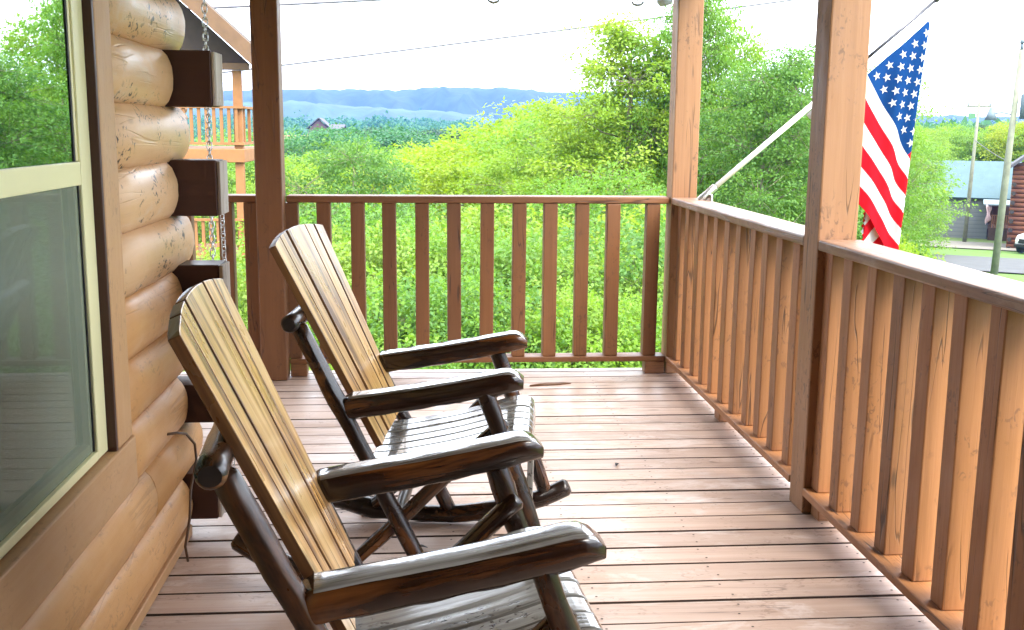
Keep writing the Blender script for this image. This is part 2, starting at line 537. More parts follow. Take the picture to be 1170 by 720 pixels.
def tree_proto(seed, H, cr, base_frac, nlobe, ncl, nleaf, leaf, mat, name, shape='round', airy=.5, trunk_r=None):
    """returns (trunk mesh, crown mesh) for a tree of height H standing at the origin"""
    g = np.random.default_rng(seed); rs = random.Random(seed)
    mb = MB()
    tr = trunk_r or H * .016
    lean = (rs.uniform(-.04, .04) * H, rs.uniform(-.04, .04) * H)
    tp = []
    for i in range(8):
        t = i / 7
        tp.append((lean[0] * t + .01 * H * math.sin(3 * t + seed), lean[1] * t + .01 * H * math.cos(4 * t + seed), H * .93 * t))
    mb.tube(tp, [tr * (1 - .85 * i / 7) + (.5 * tr if i == 0 else 0) for i in range(8)], 8)
    cents, outs = [], []
    zb = H * base_frac
    for i in range(nlobe):
        t = (i + rs.random()) / nlobe
        z = zb + (H - zb) * (.04 + .94 * t)
        u = (z - zb) / (H - zb)
        if shape == 'round':
            prof = math.sqrt(max(.02, 1 - (2 * u - .85) ** 2 / 1.4))
        elif shape == 'tall':
            prof = (1 - u) ** .6 * (.5 + .5 * min(1, u * 4)) + .10
        elif shape == 'cone':
            prof = (1 - u) * .95 + .04
        else:
            prof = math.sqrt(max(.05, 1 - u * u))
        az = i * 2.4 + rs.uniform(-.5, .5)
        rr = cr * prof * rs.uniform(.45, 1.0)
        c = Vector((math.cos(az) * rr + lean[0] * u, math.sin(az) * rr + lean[1] * u, z))
        z0 = max(H * .08, z - rr * rs.uniform(.35, .8))
        tt = z0 / (H * .93)
        st = Vector((lean[0] * tt, lean[1] * tt, z0))
        mid = st.lerp(c, .55) + Vector((0, 0, -.08 * rr))
        mb.tube([st, mid, c], [tr * .30 * (1 - .6 * u), tr * .18 * (1 - .5 * u), tr * .06], 5)
        lr = cr * (.30 + .22 * rs.random()) * (.55 + .6 * prof)
        ph = rs.uniform(0, 6.28)
        for k in range(ncl):
            d = Vector((rs.gauss(0, 1), rs.gauss(0, 1), rs.gauss(.25, .8)))
            d.normalize()
            lump = 1 + .22 * math.sin(3 * math.atan2(d.y, d.x) + ph) * math.cos(2.5 * d.z + ph)
            cc = c + Vector((d.x, d.y, d.z * .72)) * lr * lump * (.62 + .38 * rs.random() ** .6 if rs.random() < .8 else rs.random() * .6)
            if airy > rs.random():
                mb.tube([c.lerp(cc, .1), cc], [tr * .05, tr * .02], 3)
            m = nleaf
            csz = leaf[0] * rs.uniform(1.1, 2.4)
            pts = np.clip(g.normal(0, 1, (m, 3)), -1.7, 1.7) * np.array([csz, csz, csz * .4])
            pts[:, 2] -= .12 * (pts[:, 0] ** 2 + pts[:, 1] ** 2) / csz
            pts += np.array(cc)
            cents.append(pts)
            o = (pts - np.array(cc)); o /= np.maximum(np.linalg.norm(o, axis=1), 1e-6)[:, None]
            outs.append(o + .5 * np.array(d))
    C_ = np.concatenate(cents); O_ = np.concatenate(outs)
    crown = leaves_mesh(name + '_crown', C_, O_, leaf[0], leaf[1], mat, g)
    tob = mb.build('trunk', M['bark'])
    tm = tob.data
    bpy.data.objects.remove(tob)
    return tm, crown


_protos = {}


def proto(key):
    if key in _protos:
        return _protos[key]
    L = M
    spec = {
        # near, leaf-level detail
        'near_lime': dict(seed=1, H=8, cr=2.7, base_frac=.10, nlobe=34, ncl=34, nleaf=40, leaf=(.088, .054), mat=L['leaf_lime'], shape='round'),
        'near_green': dict(seed=2, H=8, cr=2.6, base_frac=.08, nlobe=34, ncl=34, nleaf=40, leaf=(.088, .054), mat=L['leaf_green'], shape='round'),
        'near_tall': dict(seed=3, H=10, cr=2.5, base_frac=.12, nlobe=36, ncl=34, nleaf=40, leaf=(.092, .054), mat=L['leaf_lime'], shape='tall'),
        'near_tall_b': dict(seed=9, H=10, cr=2.6, base_frac=.10, nlobe=40, ncl=34, nleaf=40, leaf=(.092, .054), mat=L['leaf_green'], shape='tall'),
        'shrub': dict(seed=4, H=4, cr=2.0, base_frac=.05, nlobe=26, ncl=34, nleaf=38, leaf=(.068, .042), mat=L['leaf_lime'], shape='dome', trunk_r=.04),
        'shrub_green': dict(seed=5, H=4, cr=2.0, base_frac=.05, nlobe=26, ncl=34, nleaf=38, leaf=(.068, .042), mat=L['leaf_green'], shape='dome', trunk_r=.04),
        'shrub_yellow': dict(seed=6, H=4, cr=2.0, base_frac=.05, nlobe=26, ncl=34, nleaf=38, leaf=(.068, .042), mat=L['leaf_yellow'], shape='dome', trunk_r=.04),
        # middle distance
        'mid_lime': dict(seed=11, H=11, cr=4.2, base_frac=.15, nlobe=44, ncl=26, nleaf=36, leaf=(.17, .11), mat=L['leaf_lime'], shape='round', airy=.2),
        'mid_green': dict(seed=12, H=11, cr=4.0, base_frac=.12, nlobe=44, ncl=26, nleaf=36, leaf=(.17, .11), mat=L['leaf_green'], shape='round', airy=.2),
        'mid_yellow': dict(seed=13, H=10, cr=4.4, base_frac=.12, nlobe=44, ncl=26, nleaf=36, leaf=(.17, .11), mat=L['leaf_yellow'], shape='round', airy=.2),
        'cedar': dict(seed=14, H=10, cr=1.6, base_frac=.06, nlobe=40, ncl=10, nleaf=12, leaf=(.30, .10), mat=L['leaf_dark'], shape='cone', airy=.1),
        'mid_hazed': dict(seed=16, H=11, cr=4.2, base_frac=.12, nlobe=44, ncl=26, nleaf=36, leaf=(.17, .11), mat=L['leaf_hazed'], shape='round', airy=.2),
        'mid_dark': dict(seed=15, H=11, cr=3.4, base_frac=.1, nlobe=44, ncl=26, nleaf=36, leaf=(.17, .11), mat=L['leaf_dark'], shape='round', airy=.2),
    }[key]
    H = spec['H']
    tm, cm = tree_proto(name=key, **spec)
    _protos[key] = (tm, cm, H)
    return _protos[key]


def tree(name, key, x, y, ztop, label, cat, group, wid=1.0, rot=None, sink=.1):
    tm, cm, H = proto(key)
    gz = ground_z(x, y) - sink
    s = (ztop - gz) / H
    o = bpy.data.objects.new(name, None); COL.objects.link(o)
    o.location = (x, y, gz); o.scale = (s * wid, s * wid, s)
    o.rotation_euler = (0, 0, rot if rot is not None else random.uniform(0, 6.28))
    tag(o, label, cat, group)
    for nm, me in (('trunk', tm), ('crown', cm)):
        c = bpy.data.objects.new(nm, me); COL.objects.link(c); c.parent = o
    return o


def polar(az, d):
    return d * math.sin(R(az)), d * math.cos(R(az))


EYE = 1.373
# --- tall trees beyond the corner of the porch and along the right rail: azimuth, distance, top z
near_trees = [
    # name, kind, az, dist, ztop, width, label, group
    ('locust_tree', 'near_tall', 10.6, 17.0, 2.95, 1.15, 'tall feathery lime green tree standing left of the corner post', 'leafy trees at the porch corner'),
    ('locust_tree', 'near_tall', 14.3, 16.5, 3.75, .58, 'tallest lime green tree, right behind the corner post', 'leafy trees at the porch corner'),
    ('locust_tree', 'near_lime', 14.9, 17.5, 2.9, .62, 'tall full lime green tree just right of the corner post', 'leafy trees at the porch corner'),
    ('leafy_tree', 'near_tall_b', 17.9, 14.5, 2.3, 1.0, 'bushy green tree between the corner post and the flag post', 'leafy trees at the porch corner'),
    ('leafy_tree', 'near_green', 20.6, 17.5, 2.45, 1.0, 'green tree half hidden by the front post at the flag', 'leafy trees at the porch corner'),
    ('leafy_tree', 'near_lime', 23.6, 24.0, 1.55, .85, 'lime green tree behind the hanging flag', 'leafy trees at the porch corner'),
    ('leafy_tree', 'near_lime', 15.6, 10.6, .15, .72, 'low leafy tree close behind the right rail near the corner', 'leafy trees at the porch corner'),
    ('leafy_tree', 'near_green', 19.6, 10.2, -.15, .70, 'low green tree close behind the right rail beside the front post', 'leafy trees at the porch corner'),
    ('leafy_tree', 'near_green', 11.8, 12.6, .55, .85, 'green tree just outside the back right corner of the porch', 'leafy trees at the porch corner'),
    ('leafy_tree', 'near_lime', 8.0, 20.0, .35, 1.0, 'round lime tree above the right end of the back rail', 'leafy trees behind the back rail'),
    ('leafy_tree', 'near_green', -4.0, 27.0, .75, 1.0, 'light green leafy tree above the back rail beside the left post', 'leafy trees behind the back rail'),
    ('leafy_tree', 'near_lime', -6.6, 22.0, -.75, 1.0, 'low lime tree above the back rail near the left post', 'leafy trees behind the back rail'),
]
for nm, kd, az, d, zt, w, lb, gr in near_trees:
    if az > 9:
        d, zt = d * 1.75, EYE + (zt - EYE) * 1.75
    x, y = polar(az, d)
    tree(nm, kd, x, y, zt, lb, 'tree', gr, w)

# --- shrubs and saplings on the slope seen through the back rail
i = 0
spots = []
for row, (d, n, zt) in enumerate(((10.5, 9, -1.25), (12.6, 9, -.75), (15.4, 9, -.35), (18.5, 9, -.45))):
    for j in range(n):
        az = -6.2 + 18.7 * (j + .5 * (row % 2) + random.uniform(-.22, .22)) / n
        spots.append((az, d + random.uniform(-.7, .7), zt + random.uniform(-.35, .25)))
kinds = ['shrub', 'shrub_green', 'shrub', 'shrub_green', 'shrub_green']
for az, d, zt in spots:
    x, y = polar(az, d)
    kd = kinds[(i * 3 + i // 4) % 5]
    rown = ('nearest', 'second', 'third', 'farthest')[i // 9]
    third = 'left' if az < -1.2 else ('middle' if az < 5 else 'right')
    lb = ('lime' if kd == 'shrub' else 'green') + ' shrub in the ' + rown + ' slope row, behind the ' + third + ' third of the back rail'
    tree('slope_shrub', kd, x, y, zt, lb, 'shrub', 'shrubs on the slope behind the back rail', random.uniform(.8, 1.0))
    i += 1
# --- shrubs on the right, by the road
for az, d, zt, kd, lb in ((24.4, 21, -.85, 'shrub_yellow', 'yellow green bush right of the hanging flag'),
                          (25.6, 26, -2.0, 'shrub_yellow', 'low yellow bush in front of the grey house wall'),
                          (24.9, 17, -1.75, 'shrub_green', 'green bush just above the right rail beside the flag'),
                          (22.3, 13, -1.2, 'shrub_green', 'green bush low behind the flag at the front post'),
                          (23.0, 30, .2, 'shrub', 'tall lime bush behind the flag')):
    x, y = polar(az, d)
    tree('roadside_bush', kd, x, y, zt, lb, 'bush', 'bushes beside the flag', .8)

# --- middle distance trees in the valley
mid = []
tgt = [  # az, dist, top as (pixels above the horizon in the photo; negative = below), kind
    (6.0, 46, 16, 'mid_yellow'), (7.9, 40, 8, 'mid_lime'), (4.2, 52, -4, 'mid_lime'), (6.9, 30, -22, 'near_lime'),
    (2.2, 44, -36, 'mid_yellow'), (0.2, 40, -30, 'mid_yellow'), (-1.6, 46, -40, 'mid_lime'), (3.6, 34, -50, 'mid_yellow'), (-3.0, 60, -30, 'mid_lime'),
    (-6.6, 70, -42, 'mid_yellow'), (-7.6, 55, -55, 'mid_lime'), (-5.0, 80, -34.8, 'mid_green'), (1.3, 90, -37.1, 'mid_green'), (-.6, 75, -31.7, 'mid_lime'),
    (3.0, 100, -25.6, 'mid_green'), (5.2, 120, -26.5, 'mid_green'), (8.8, 90, -30.9, 'mid_green'), (-2.6, 120, -8.7, 'mid_green'), (-4.6, 140, -10.2, 'mid_lime'),
    (-1.2, 160, -10, 'mid_lime'), (.8, 170, -21, 'mid_green'), (2.2, 200, -13, 'mid_dark'), (-3.6, 210, -18, 'mid_lime'), (4.0, 180, -21.6, 'mid_lime'),
    (-6.2, 180, -23, 'mid_green'), (-7.8, 150, -22.1, 'mid_green'), (-3.2, 170, -6.2, 'mid_dark'), (.2, 230, -5.5, 'mid_dark'), (-1.9, 250, -5.1, 'mid_lime'),
    (6.4, 210, -7, 'mid_green'), (7.8, 180, -21.1, 'mid_lime'), (9.8, 140, -20.5, 'mid_lime'), (11.5, 110, 14, 'mid_green'), (12.8, 70, 22, 'mid_lime'),
    (-9.4, 60, -36, 'mid_lime'), (-10.6, 75, -26.8, 'mid_green'), (-11.8, 50, -50, 'mid_green'), (-9.0, 110, -13, 'mid_lime'),
    (-5.6, 105, -10.7, 'mid_lime'), (1.9, 130, -9, 'mid_dark'), (2.9, 75, -38.2, 'mid_lime'), (5.1, 72, -26, 'mid_lime'),
    (18.5, 60, 30, 'mid_lime'), (21.5, 70, 26, 'mid_green'), (20, 45, 22, 'mid_lime'), (16.5, 55, 30, 'mid_green'),
]
for az, d, px, kd in tgt:
    x, y = polar(az + random.uniform(-.15, .15), d)
    zt = EYE + px / 1214 * d
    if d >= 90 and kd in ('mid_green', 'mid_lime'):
        kd = 'mid_hazed'  # farther trees get the haze tinted leaves
    part = 'beside the left post' if az < -4.5 else ('left of the middle' if az < -.5 else ('in the middle' if az < 4.2 else 'near the tall corner trees'))
    dist = 'in the near valley' if d < 58 else ('halfway down the valley' if d < 115 else 'far down the valley')
    tone = {'mid_yellow': 'rounded yellow green tree', 'mid_lime': 'bright lime tree', 'mid_hazed': 'haze tinted green tree', 'mid_green': 'soft green tree', 'mid_dark': 'dark blue green tree', 'near_lime': 'leafy lime tree'}[kd]
    lb = tone + ' ' + dist + ', ' + part if az < 14 else tone + ' of the wood far behind the trees between the two right posts'
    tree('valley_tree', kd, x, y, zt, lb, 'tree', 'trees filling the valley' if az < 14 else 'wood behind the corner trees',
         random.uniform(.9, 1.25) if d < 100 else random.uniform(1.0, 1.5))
# trees behind the grey house on the right
for az, d, px, kd in ((24.5, 60, -8, 'mid_green'), (26.2, 105, 0, 'mid_lime'), (27.6, 100, -2, 'mid_green'), (28.9, 104, 0, 'mid_lime'), (30.0, 100, 6, 'mid_yellow'), (31.2, 98, 10, 'mid_lime'),
                      (25.4, 95, 2, 'mid_green'), (23.4, 85, 8, 'mid_lime'), (26.9, 130, 6, 'mid_green'), (28.2, 135, 6, 'mid_dark'), (29.5, 140, 8, 'mid_green'), (32.5, 110, 12, 'mid_green'), (24.6, 125, 6, 'mid_dark')):
    x, y = polar(az, d)
    tree('wood_tree', kd, x, y, EYE + px / 1330 * d, {'mid_green': 'soft green', 'mid_lime': 'bright lime', 'mid_yellow': 'yellow green', 'mid_dark': 'dark'}[kd] + (' tree of the wood, left of the blue roofed house by the flag' if az < 26 else ' tree of the wood, behind the blue roofed house and poles'), 'tree', 'wood behind the grey house', 1.15)
# dark pointed cedar in the valley
x, y = polar(-5.75, 150)
tree('cedar_tree', 'cedar', x, y, EYE - 27 / 1214 * 150, 'dark pointed cedar standing alone beside the far roofs', 'tree', None, 1.2)


# far wood: one mass of crowns
def far_wood():
    g = np.random.default_rng(21)
    C_, O_ = [], []
    for k in range(1500):
        d = 190 + 850 * g.random() ** .8
        az = g.uniform(-16, 42) if g.random() < .9 else g.uniform(-60, 70)
        x, y = polar(az, d)
        px = -22 + 30 * smooth(190, 900, d) + g.normal(0, 2.2)
        zt = EYE + px / 1214 * d
        if az > 22:
            zt = EYE + (g.normal(6, 2.5)) / 1330 * d
        r = g.uniform(3.2, 6.0) * (1 + d / 1500)
        n = 90
        dd = g.normal(0, 1, (n, 3)); dd /= np.linalg.norm(dd, axis=1)[:, None]
        dd[:, 2] = np.abs(dd[:, 2]) * 1.2 - .45
        p = dd * r * g.uniform(.7, 1.05, (n, 1)) + np.array([x, y, zt - r * .85])
        C_.append(p); O_.append(dd)
        n2 = 30
        q = g.normal(0, 1, (n2, 3)) * np.array([r * .5, r * .5, r * .9]) + np.array([x, y, zt - r * 2.2])
        C_.append(q); O_.append(np.tile([0, 0, 0.1], (n2, 1)))
    C_ = np.concatenate(C_); O_ = np.concatenate(O_)
    me = leaves_mesh('far_wood', C_, O_, 2.3, 1.7, M['leaf_far'], g, .2)
    o = bpy.data.objects.new('far_wood', me); COL.objects.link(o)
    tag(o, 'distant mixed forest covering the valley and low hills', 'forest', kind='stuff')


M['leaf_far'] = leafmat('leaf_far', [(.05, .14, .05), (.08, .19, .05), (.12, .235, .045), (.18, .265, .04)], 0.35)
far_wood()


# ground cover on the near slope
def undergrowth():
    g = np.random.default_rng(5)
    n = 16000
    az = g.uniform(-16, 30, n); d = 7.5 + 24 * g.random(n) ** .8
    x = d * np.sin(np.radians(az)); y = d * np.cos(np.radians(az))
    z = np.array([ground_z(a, b) for a, b in zip(x, y)]) + g.random(n) ** 2 * .9
    me = leaves_mesh('undergrowth', np.stack([x, y, z], 1), np.tile([0, 0, .6], (n, 1)), .3, .13, M['leaf_lime'], g, .0)
    o = bpy.data.objects.new('undergrowth', me); COL.objects.link(o)
    tag(o, 'low leafy undergrowth covering the slope', 'undergrowth', kind='stuff')


undergrowth()

# ------------------------------------------------------------------ porch floor
M['deckedge'] = plain('dirty_board_edge', (.045, .025, .018), .9, 0, .3, 20)
M['nail'] = plain('rusty_nail_head', (.05, .03, .02), .7, 0, .2, 30)
XR = 1.354      # inner face of the right railing and posts
YB = 5.84       # inner face of the back railing
XW = -.815      # log wall seam plane


def porch_floor():
    mb = MB()
    y = 2.768 - .1365 * 40
    rs = random.Random(2)
    while y < 5.93:
        w = .1365 - rs.uniform(.0085, .012)
        x0 = -4.2 if y > 3.55 else -.93
        y1 = min(y + w, 5.975)
        dz = rs.uniform(-.0025, 0)
        xs = [x0, 1.62]
        # board ends meet on joists
        if False:
            cut = rs.choice([-.32, .08, .49, .90]) + rs.uniform(-.01, .01)
            xs = [x0, cut - .0015, cut + .0015, 1.62]
        for a, b in zip(xs[::2], xs[1::2]):
            mb.box(a, b, y, y1, -.032 + dz, dz)
            mb.mi[-4] = mb.mi[-3] = 2
        y += .1365
    for yb in np.arange(2.768 - .1365 * 20, 5.9, .1365):
        for x in (-.32, .08, .49, .90, 1.4):
            for dy in (.03, .095):
                c = Vector((x + rs.uniform(-.012, .012), yb + dy + rs.uniform(-.006, .006), .0004))
                b = len(mb.v); r = .0042
                mb.v += [c + Vector((r * math.cos(q * 1.0472), r * math.sin(q * 1.0472), 0)) for q in range(6)]
                mb.face(range(b, b + 6), [(0, 0)] * 6, 1)
    o = mb.build('porch_floor', [M['deck'], M['nail'], M['deckedge']], None, bevel=.002)
    tag(o, 'worn pinkish brown deck boards of the porch floor, wet in places', 'deck', kind='structure')
    mb = MB()
    mb.box(-4.2, 1.60, 5.985, 6.02, -.28, -.012)
    mb.box(1.625, 1.66, -2.7, 6.02, -.28, -.012)
    for x in (-3.4, -2.6, -1.8, -1.0, -.32, .08, .49, .90, 1.4):
        mb.box(x - .02, x + .02, -2.6 if x > -.8 else 3.7, 5.98, -.24, -.040)
    o = mb.build('porch_floor_frame', M['rail'], None)
    tag(o, 'timber joists and rim boards carrying the porch floor', 'deck frame', kind='structure')


porch_floor()

# ------------------------------------------------------------------ posts
for (x, y, lb) in ((XR, 3.5823, 'square brown porch post in front of the flag, nearest the camera'),
                   (XR, 5.8147, 'square brown corner post where the back and right rails meet'),
                   (-.902, 5.73, 'shaded brown porch post at the left end of the back rail')):
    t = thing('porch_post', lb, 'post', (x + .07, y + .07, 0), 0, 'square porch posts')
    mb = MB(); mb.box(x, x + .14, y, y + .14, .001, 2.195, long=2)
    mb.build('shaft', M['railshade'] if x < 0 else M['post'], t, bevel=.006)


# ------------------------------------------------------------------ railings
def railing(label, caps, bottoms, bals, blocks, loc, paint='rail'):
    t = thing('porch_railing', label, 'railing', loc, 0, 'wooden porch railings')
    for c in caps:
        mb = MB(); mb.box(*c); mb.build('top_rail', M['cap' if paint == 'rail' else paint], t, bevel=.007)
    for c in bottoms:
        mb = MB(); mb.box(*c); mb.build('bottom_rail', M[paint], t, bevel=.004)
    proto_b = None
    for (x, y) in bals:
        if proto_b is None:
            mb = MB(); mb.box(-.0375, .0375, -.0375, .0375, .1, .9605, long=2)
            proto_b = mb.build('baluster', M[paint], None, bevel=.004)
            o = proto_b; o.parent = t
        else:
            o = proto_b.copy(); COL.objects.link(o)
        o.location = (x - loc[0] + random.uniform(-.003, .003), y - loc[1] + random.uniform(-.004, .004), 0)
        o.rotation_euler = (random.uniform(-.004, .004), random.uniform(-.004, .004), random.uniform(-.03, .03))
    for c in blocks:
        mb = MB(); mb.box(*c); mb.build('support_block', M[paint], t, bevel=.004)
    return t


# the copies of a baluster share its mesh, written relative to the railing's own origin
bx = [-.734 + .1776 * k for k in range(12)]
railing('shaded brown back railing between the left post and the corner post',
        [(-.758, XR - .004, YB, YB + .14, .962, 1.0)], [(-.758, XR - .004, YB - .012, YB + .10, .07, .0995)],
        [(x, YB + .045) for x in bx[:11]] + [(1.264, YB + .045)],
        [(1.235, 1.345, YB - .02, YB + .07, .001, .069), (-.755, -.665, YB - .02, YB + .07, .001, .069)], (0, YB, 0), 'railshade')
railing('short shaded brown railing left of the shaded post, behind the log beam ends',
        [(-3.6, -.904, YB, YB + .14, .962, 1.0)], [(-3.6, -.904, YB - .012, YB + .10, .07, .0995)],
        [(-.945 - .178 * k + (.04 if k == 1 else 0), YB + .045) for k in range(14)], [(-1.6, -1.5, YB - .02, YB + .07, .001, .069)], (-2, YB, 0), 'railshade')
railing('right hand railing between the corner post and the flag post',
        [(XR, XR + .155, 3.7245, 5.8125, .962, 1.0)], [(XR - .004, XR + .115, 3.7245, 5.8125, .07, .0995)],
        [(XR + .064, 5.735 - .187 * k) for k in range(11)],
        [(XR + .03, XR + .12, 4.80, 4.89, .001, .069), (XR + .03, XR + .12, 3.73, 3.80, .001, .069)], (XR, 4.7, 0))
railing('near right hand railing running from the flag post towards the camera',
        [(XR, XR + .155, 0.2, 3.580, .962, 1.0)], [(XR - .004, XR + .115, 0.2, 3.580, .07, .0995)],
        [(XR + .064, 3.5535 - .187 * k) for k in range(18)],
        [(XR + .03, XR + .12, 3.50, 3.575, .001, .069), (XR + .0, XR + .1, 2.44, 2.53, .001, .069)], (XR, 1.9, 0))

# ------------------------------------------------------------------ log cabin
cabin = thing('log_cabin', 'tan log cabin wall with a cream window and dark square beam ends on the left', 'cabin', (XW, 1.0, 0))


def dlog(mb, y0, y1, z0, z1, ends=True, bulge=.032, seed=0):
    """one log, its rounded face to the porch"""
    rs = random.Random(seed)
    n = 11
    prof = []
    zc, hz = (z0 + z1) / 2, (z1 - z0) / 2
    for i in range(n):
        a = -1 + 2 * i / (n - 1)
        prof.append((XW + bulge * (math.sqrt(max(0, 1.18 - a * a)) - math.sqrt(.18)) / (math.sqrt(1.18) - math.sqrt(.18)), zc + hz * a))
    m = max(2, int((y1 - y0) / .25))
    rings = []
    for k in range(m + 1):
        y = y0 + (y1 - y0) * k / m
        sh = 1.0
        wz = rs.uniform(-.0015, .0015)
        ring = [Vector((x + (rs.uniform(-.0012, .0012) if 0 < i < n - 1 else 0), y, z + wz)) for i, (x, z) in enumerate(prof)]
        ring += [Vector((XW - .14, y, z1)), Vector((XW - .14, y, z0))]
        rings.append(ring)
    if ends:   # slightly eased log end
        last = rings[-1]
        c = Vector((XW - .02, y1, zc))
        rings.append([Vector((c.x + (p.x - c.x) * .86 if p.x > XW - .1 else p.x, y1 + .012, c.z + (p.z - c.z) * .94)) for p in last])
    mb.loft(rings[::-1], 0, True, None, True, True)


PITCH = .1735
low, high = MB(), MB()
WY0, WY1 = 1.02, 2.70
for r in range(-1, 15):
    z1 = .05 + PITCH * (r + 1) - .01
    z0 = z1 - PITCH
    if r == -1:
        continue
    ext = (r % 2 == 1)
    yend = 3.655 if ext else 3.455
    mb = high if r >= 5 else low
    if z1 > .50 and z0 < 2.10:
        dlog(mb, -2.6, WY0, z0, z1, False, seed=r)
        dlog(mb, WY1, yend, z0, z1, True, seed=r + 50)
    else:
        # two logs butted end to end, the joint shows
        cut = 2.0 if r > 8 else (3.02 if r == 1 else 1.2)
        dlog(mb, -2.6, cut - .001, z0, z1, False, seed=r)
        dlog(mb, cut + .001, yend, z0, z1, True, seed=r + 50)
low.build('lower_log_wall', M['log'], cabin, recalc=True)
high.build('upper_log_wall', M['log_weather'], cabin, label='paler weathered upper logs with dark specks', recalc=True)
mb = MB()
mb.box(XW - .02, XW + .018, -2.6, 3.50, .001, .040, long=1)
mb.build('baseboard', M['trim'], cabin, bevel=.004)
# end wall behind the corner, logs running away to the left
mb = MB()
for r in range(0, 15):
    z1 = .04 + PITCH * (r + 1)
    if r % 2 == 0:
        mb.box(-4.2, XW - .145, 3.485, 3.60, z1 - PITCH + .002, z1 - .002, long=0)
mb.box(-4.2, XW - .16, 3.50, 3.59, .0, 2.6)
mb.build('end_wall', M['log'], cabin, bevel=.02)
for (z0, z1, xe) in ((1.429, 1.602, -.672), (1.084, 1.262, -.668), (.745, .926, -.672), (.399, .528, -.694), (.063, .224, -.706)):
    mb = MB(); mb.box(XW - .138, xe, 3.478, 3.612, z0, z1, long=0)
    be = mb.build('beam_end', M['brown'], cabin, bevel=.004)
    mb = MB(); mb.box(xe + .0005, xe + .012, 3.482, 3.608, z0 + .003, z1 - .003, long=2)
    mb.build('cut_face', M['weathered'], be, bevel=.003)

# window
win = MB(); win.box(XW - .02, XW + .0, 1.06, 2.635, .548, .5645); win = win.build('window', M['vinyl'], cabin)
GX = XW + .004


def frame_bar(mb, y0, y1, z0, z1, x0, x1):
    mb.box(x0, x1, y0, y1, z0, z1)


mb = MB()   # outer frame
frame_bar(mb, 2.562, 2.640, .5655, 2.10, GX - .03, GX + .011)
frame_bar(mb, 1.06, 1.10, .5655, 2.10, GX - .03, GX + .011)
frame_bar(mb, 1.1005, 2.5615, .5655, .588, GX - .03, GX + .012)
frame_bar(mb, 1.1005, 2.5615, 2.06, 2.10, GX - .03, GX + .012)
mb.build('frame', M['vinyl'], win, bevel=.003)
mb = MB()   # upper sash and meeting rail
frame_bar(mb, 1.1005, 2.5615, 1.232, 1.286, GX - .012, GX + .010)
frame_bar(mb, 2.548, 2.5615, 1.287, 2.0595, GX - .012, GX + .006)
mb.build('upper_sash', M['vinyl'], win, bevel=.002)
mb = MB()   # lower sash, set back behind the screen
frame_bar(mb, 2.540, 2.5545, .5885, 1.2315, GX - .028, GX + .000)
frame_bar(mb, 1.1005, 2.5395, .5885, .612, GX - .028, GX + .000)
mb.build('lower_sash', M['vinyl'], win, bevel=.003)
mb = MB()   # dark weather strips
mb.box(GX + .0025, GX + .0045, 2.538, 2.5475, 1.287, 2.0595)
mb.box(GX + .001, GX + .004, 2.5550, 2.5612, .5885, 1.2315)
mb.build('weather_strip', M['black'], win)
mb = MB(); mb.box(GX - .002, GX + .002, 1.1005, 2.5475, 1.2865, 2.0595)
mb.build('upper_pane', M['glass'], win)
mb = MB(); mb.box(GX - .020, GX - .016, 1.1005, 2.5395, .6125, 1.2315)
mb.build('lower_pane', M['glass'], win)
mb = MB(); mb.box(GX + .0005, GX + .0010, 1.1005, 2.5545, .5885, 1.2315)
mb.build('insect_screen', M['screen'], win)
mb = MB()   # casing boards round the window
CX = XW + .037
mb.box(XW - .03, CX, 2.656, 2.785, .5615, 2.24, long=2)
mb.build('side_casing', M['trim'], win, bevel=.005)
mb = MB(); mb.box(XW - .03, CX - .001, 2.6405, 2.6555, .5615, 2.16, long=2)
mb.build('casing_return_shade', M['brown'], win, bevel=.002)  # dark strip paints the shade on the casing's inner return
mb = MB(); mb.box(XW - .03, CX + .006, .86, 2.792, .424, .561, long=1)
mb.build('bottom_casing', M['trim'], win, bevel=.005)
mb = MB(); mb.box(XW - .03, CX, .86, 2.6555, 2.165, 2.24, long=1)
mb.build('head_casing', M['trim'], win, bevel=.005)
mb = MB(); mb.box(XW - .03, CX, .86, 1.055, .5615, 2.164, long=2)
mb.build('far_casing', M['trim'], win, bevel=.005)
# dim room behind the window
mb = MB()
mb.box(-4.2, -4.15, -2.5, 3.45, 0, 2.5); mb.box(-4.1, XW - .15, -2.5, -2.45, 0, 2.5); mb.box(-4.1, XW - .15, 3.43, 3.48, 0, 2.5)
mb.box(-4.1, XW - .15, -2.4, 3.42, 0, .03); mb.box(-4.1, XW - .15, -2.4, 3.42, 2.46, 2.5)
mb.build('room_shell', M['room'], cabin)
cur = MB()
rings = []
for z in (.45, .9, 1.4, 1.9, 2.2):
    rings.append([Vector((XW - .13 + .018 * math.sin(k * .9 + z), 2.30 + .28 * k / 30 - .06 * max(0, 1.3 - z) * (1 - k / 30), z)) for k in range(31)])
cur.loft(rings, 0, False, None, False, True)
o = cur.build('curtain', M['curtain'])
s_ = o.modifiers.new('cloth_thickness', 'SOLIDIFY'); s_.thickness = .003
tag(o, 'grey green curtain gathered inside the cabin window', 'curtain')
mb = MB(); mb.box(XW - .165, XW - .160, 1.75, 2.42, .66, 2.25)
tag(mb.build('window_blind', M['blind']), 'tan blind hanging behind the lower window pane', 'blind')

# porch ceiling and beams
mb = MB()
y = -2.6
while y < 6.15:
    mb.box(-4.2, 1.56, y, y + .135, 2.47, 2.495, long=0); y += .14
mb.build('porch_ceiling', M['ceil'], cabin)
mb = MB()
mb.box(XR, XR + .14, -2.6, 5.80, 2.20, 2.465, long=1); mb.box(-4.2, XR + .14, 5.815, 5.955, 2.20, 2.465, long=0)
mb.build('ceiling_beam', M['post'], cabin, bevel=.006)

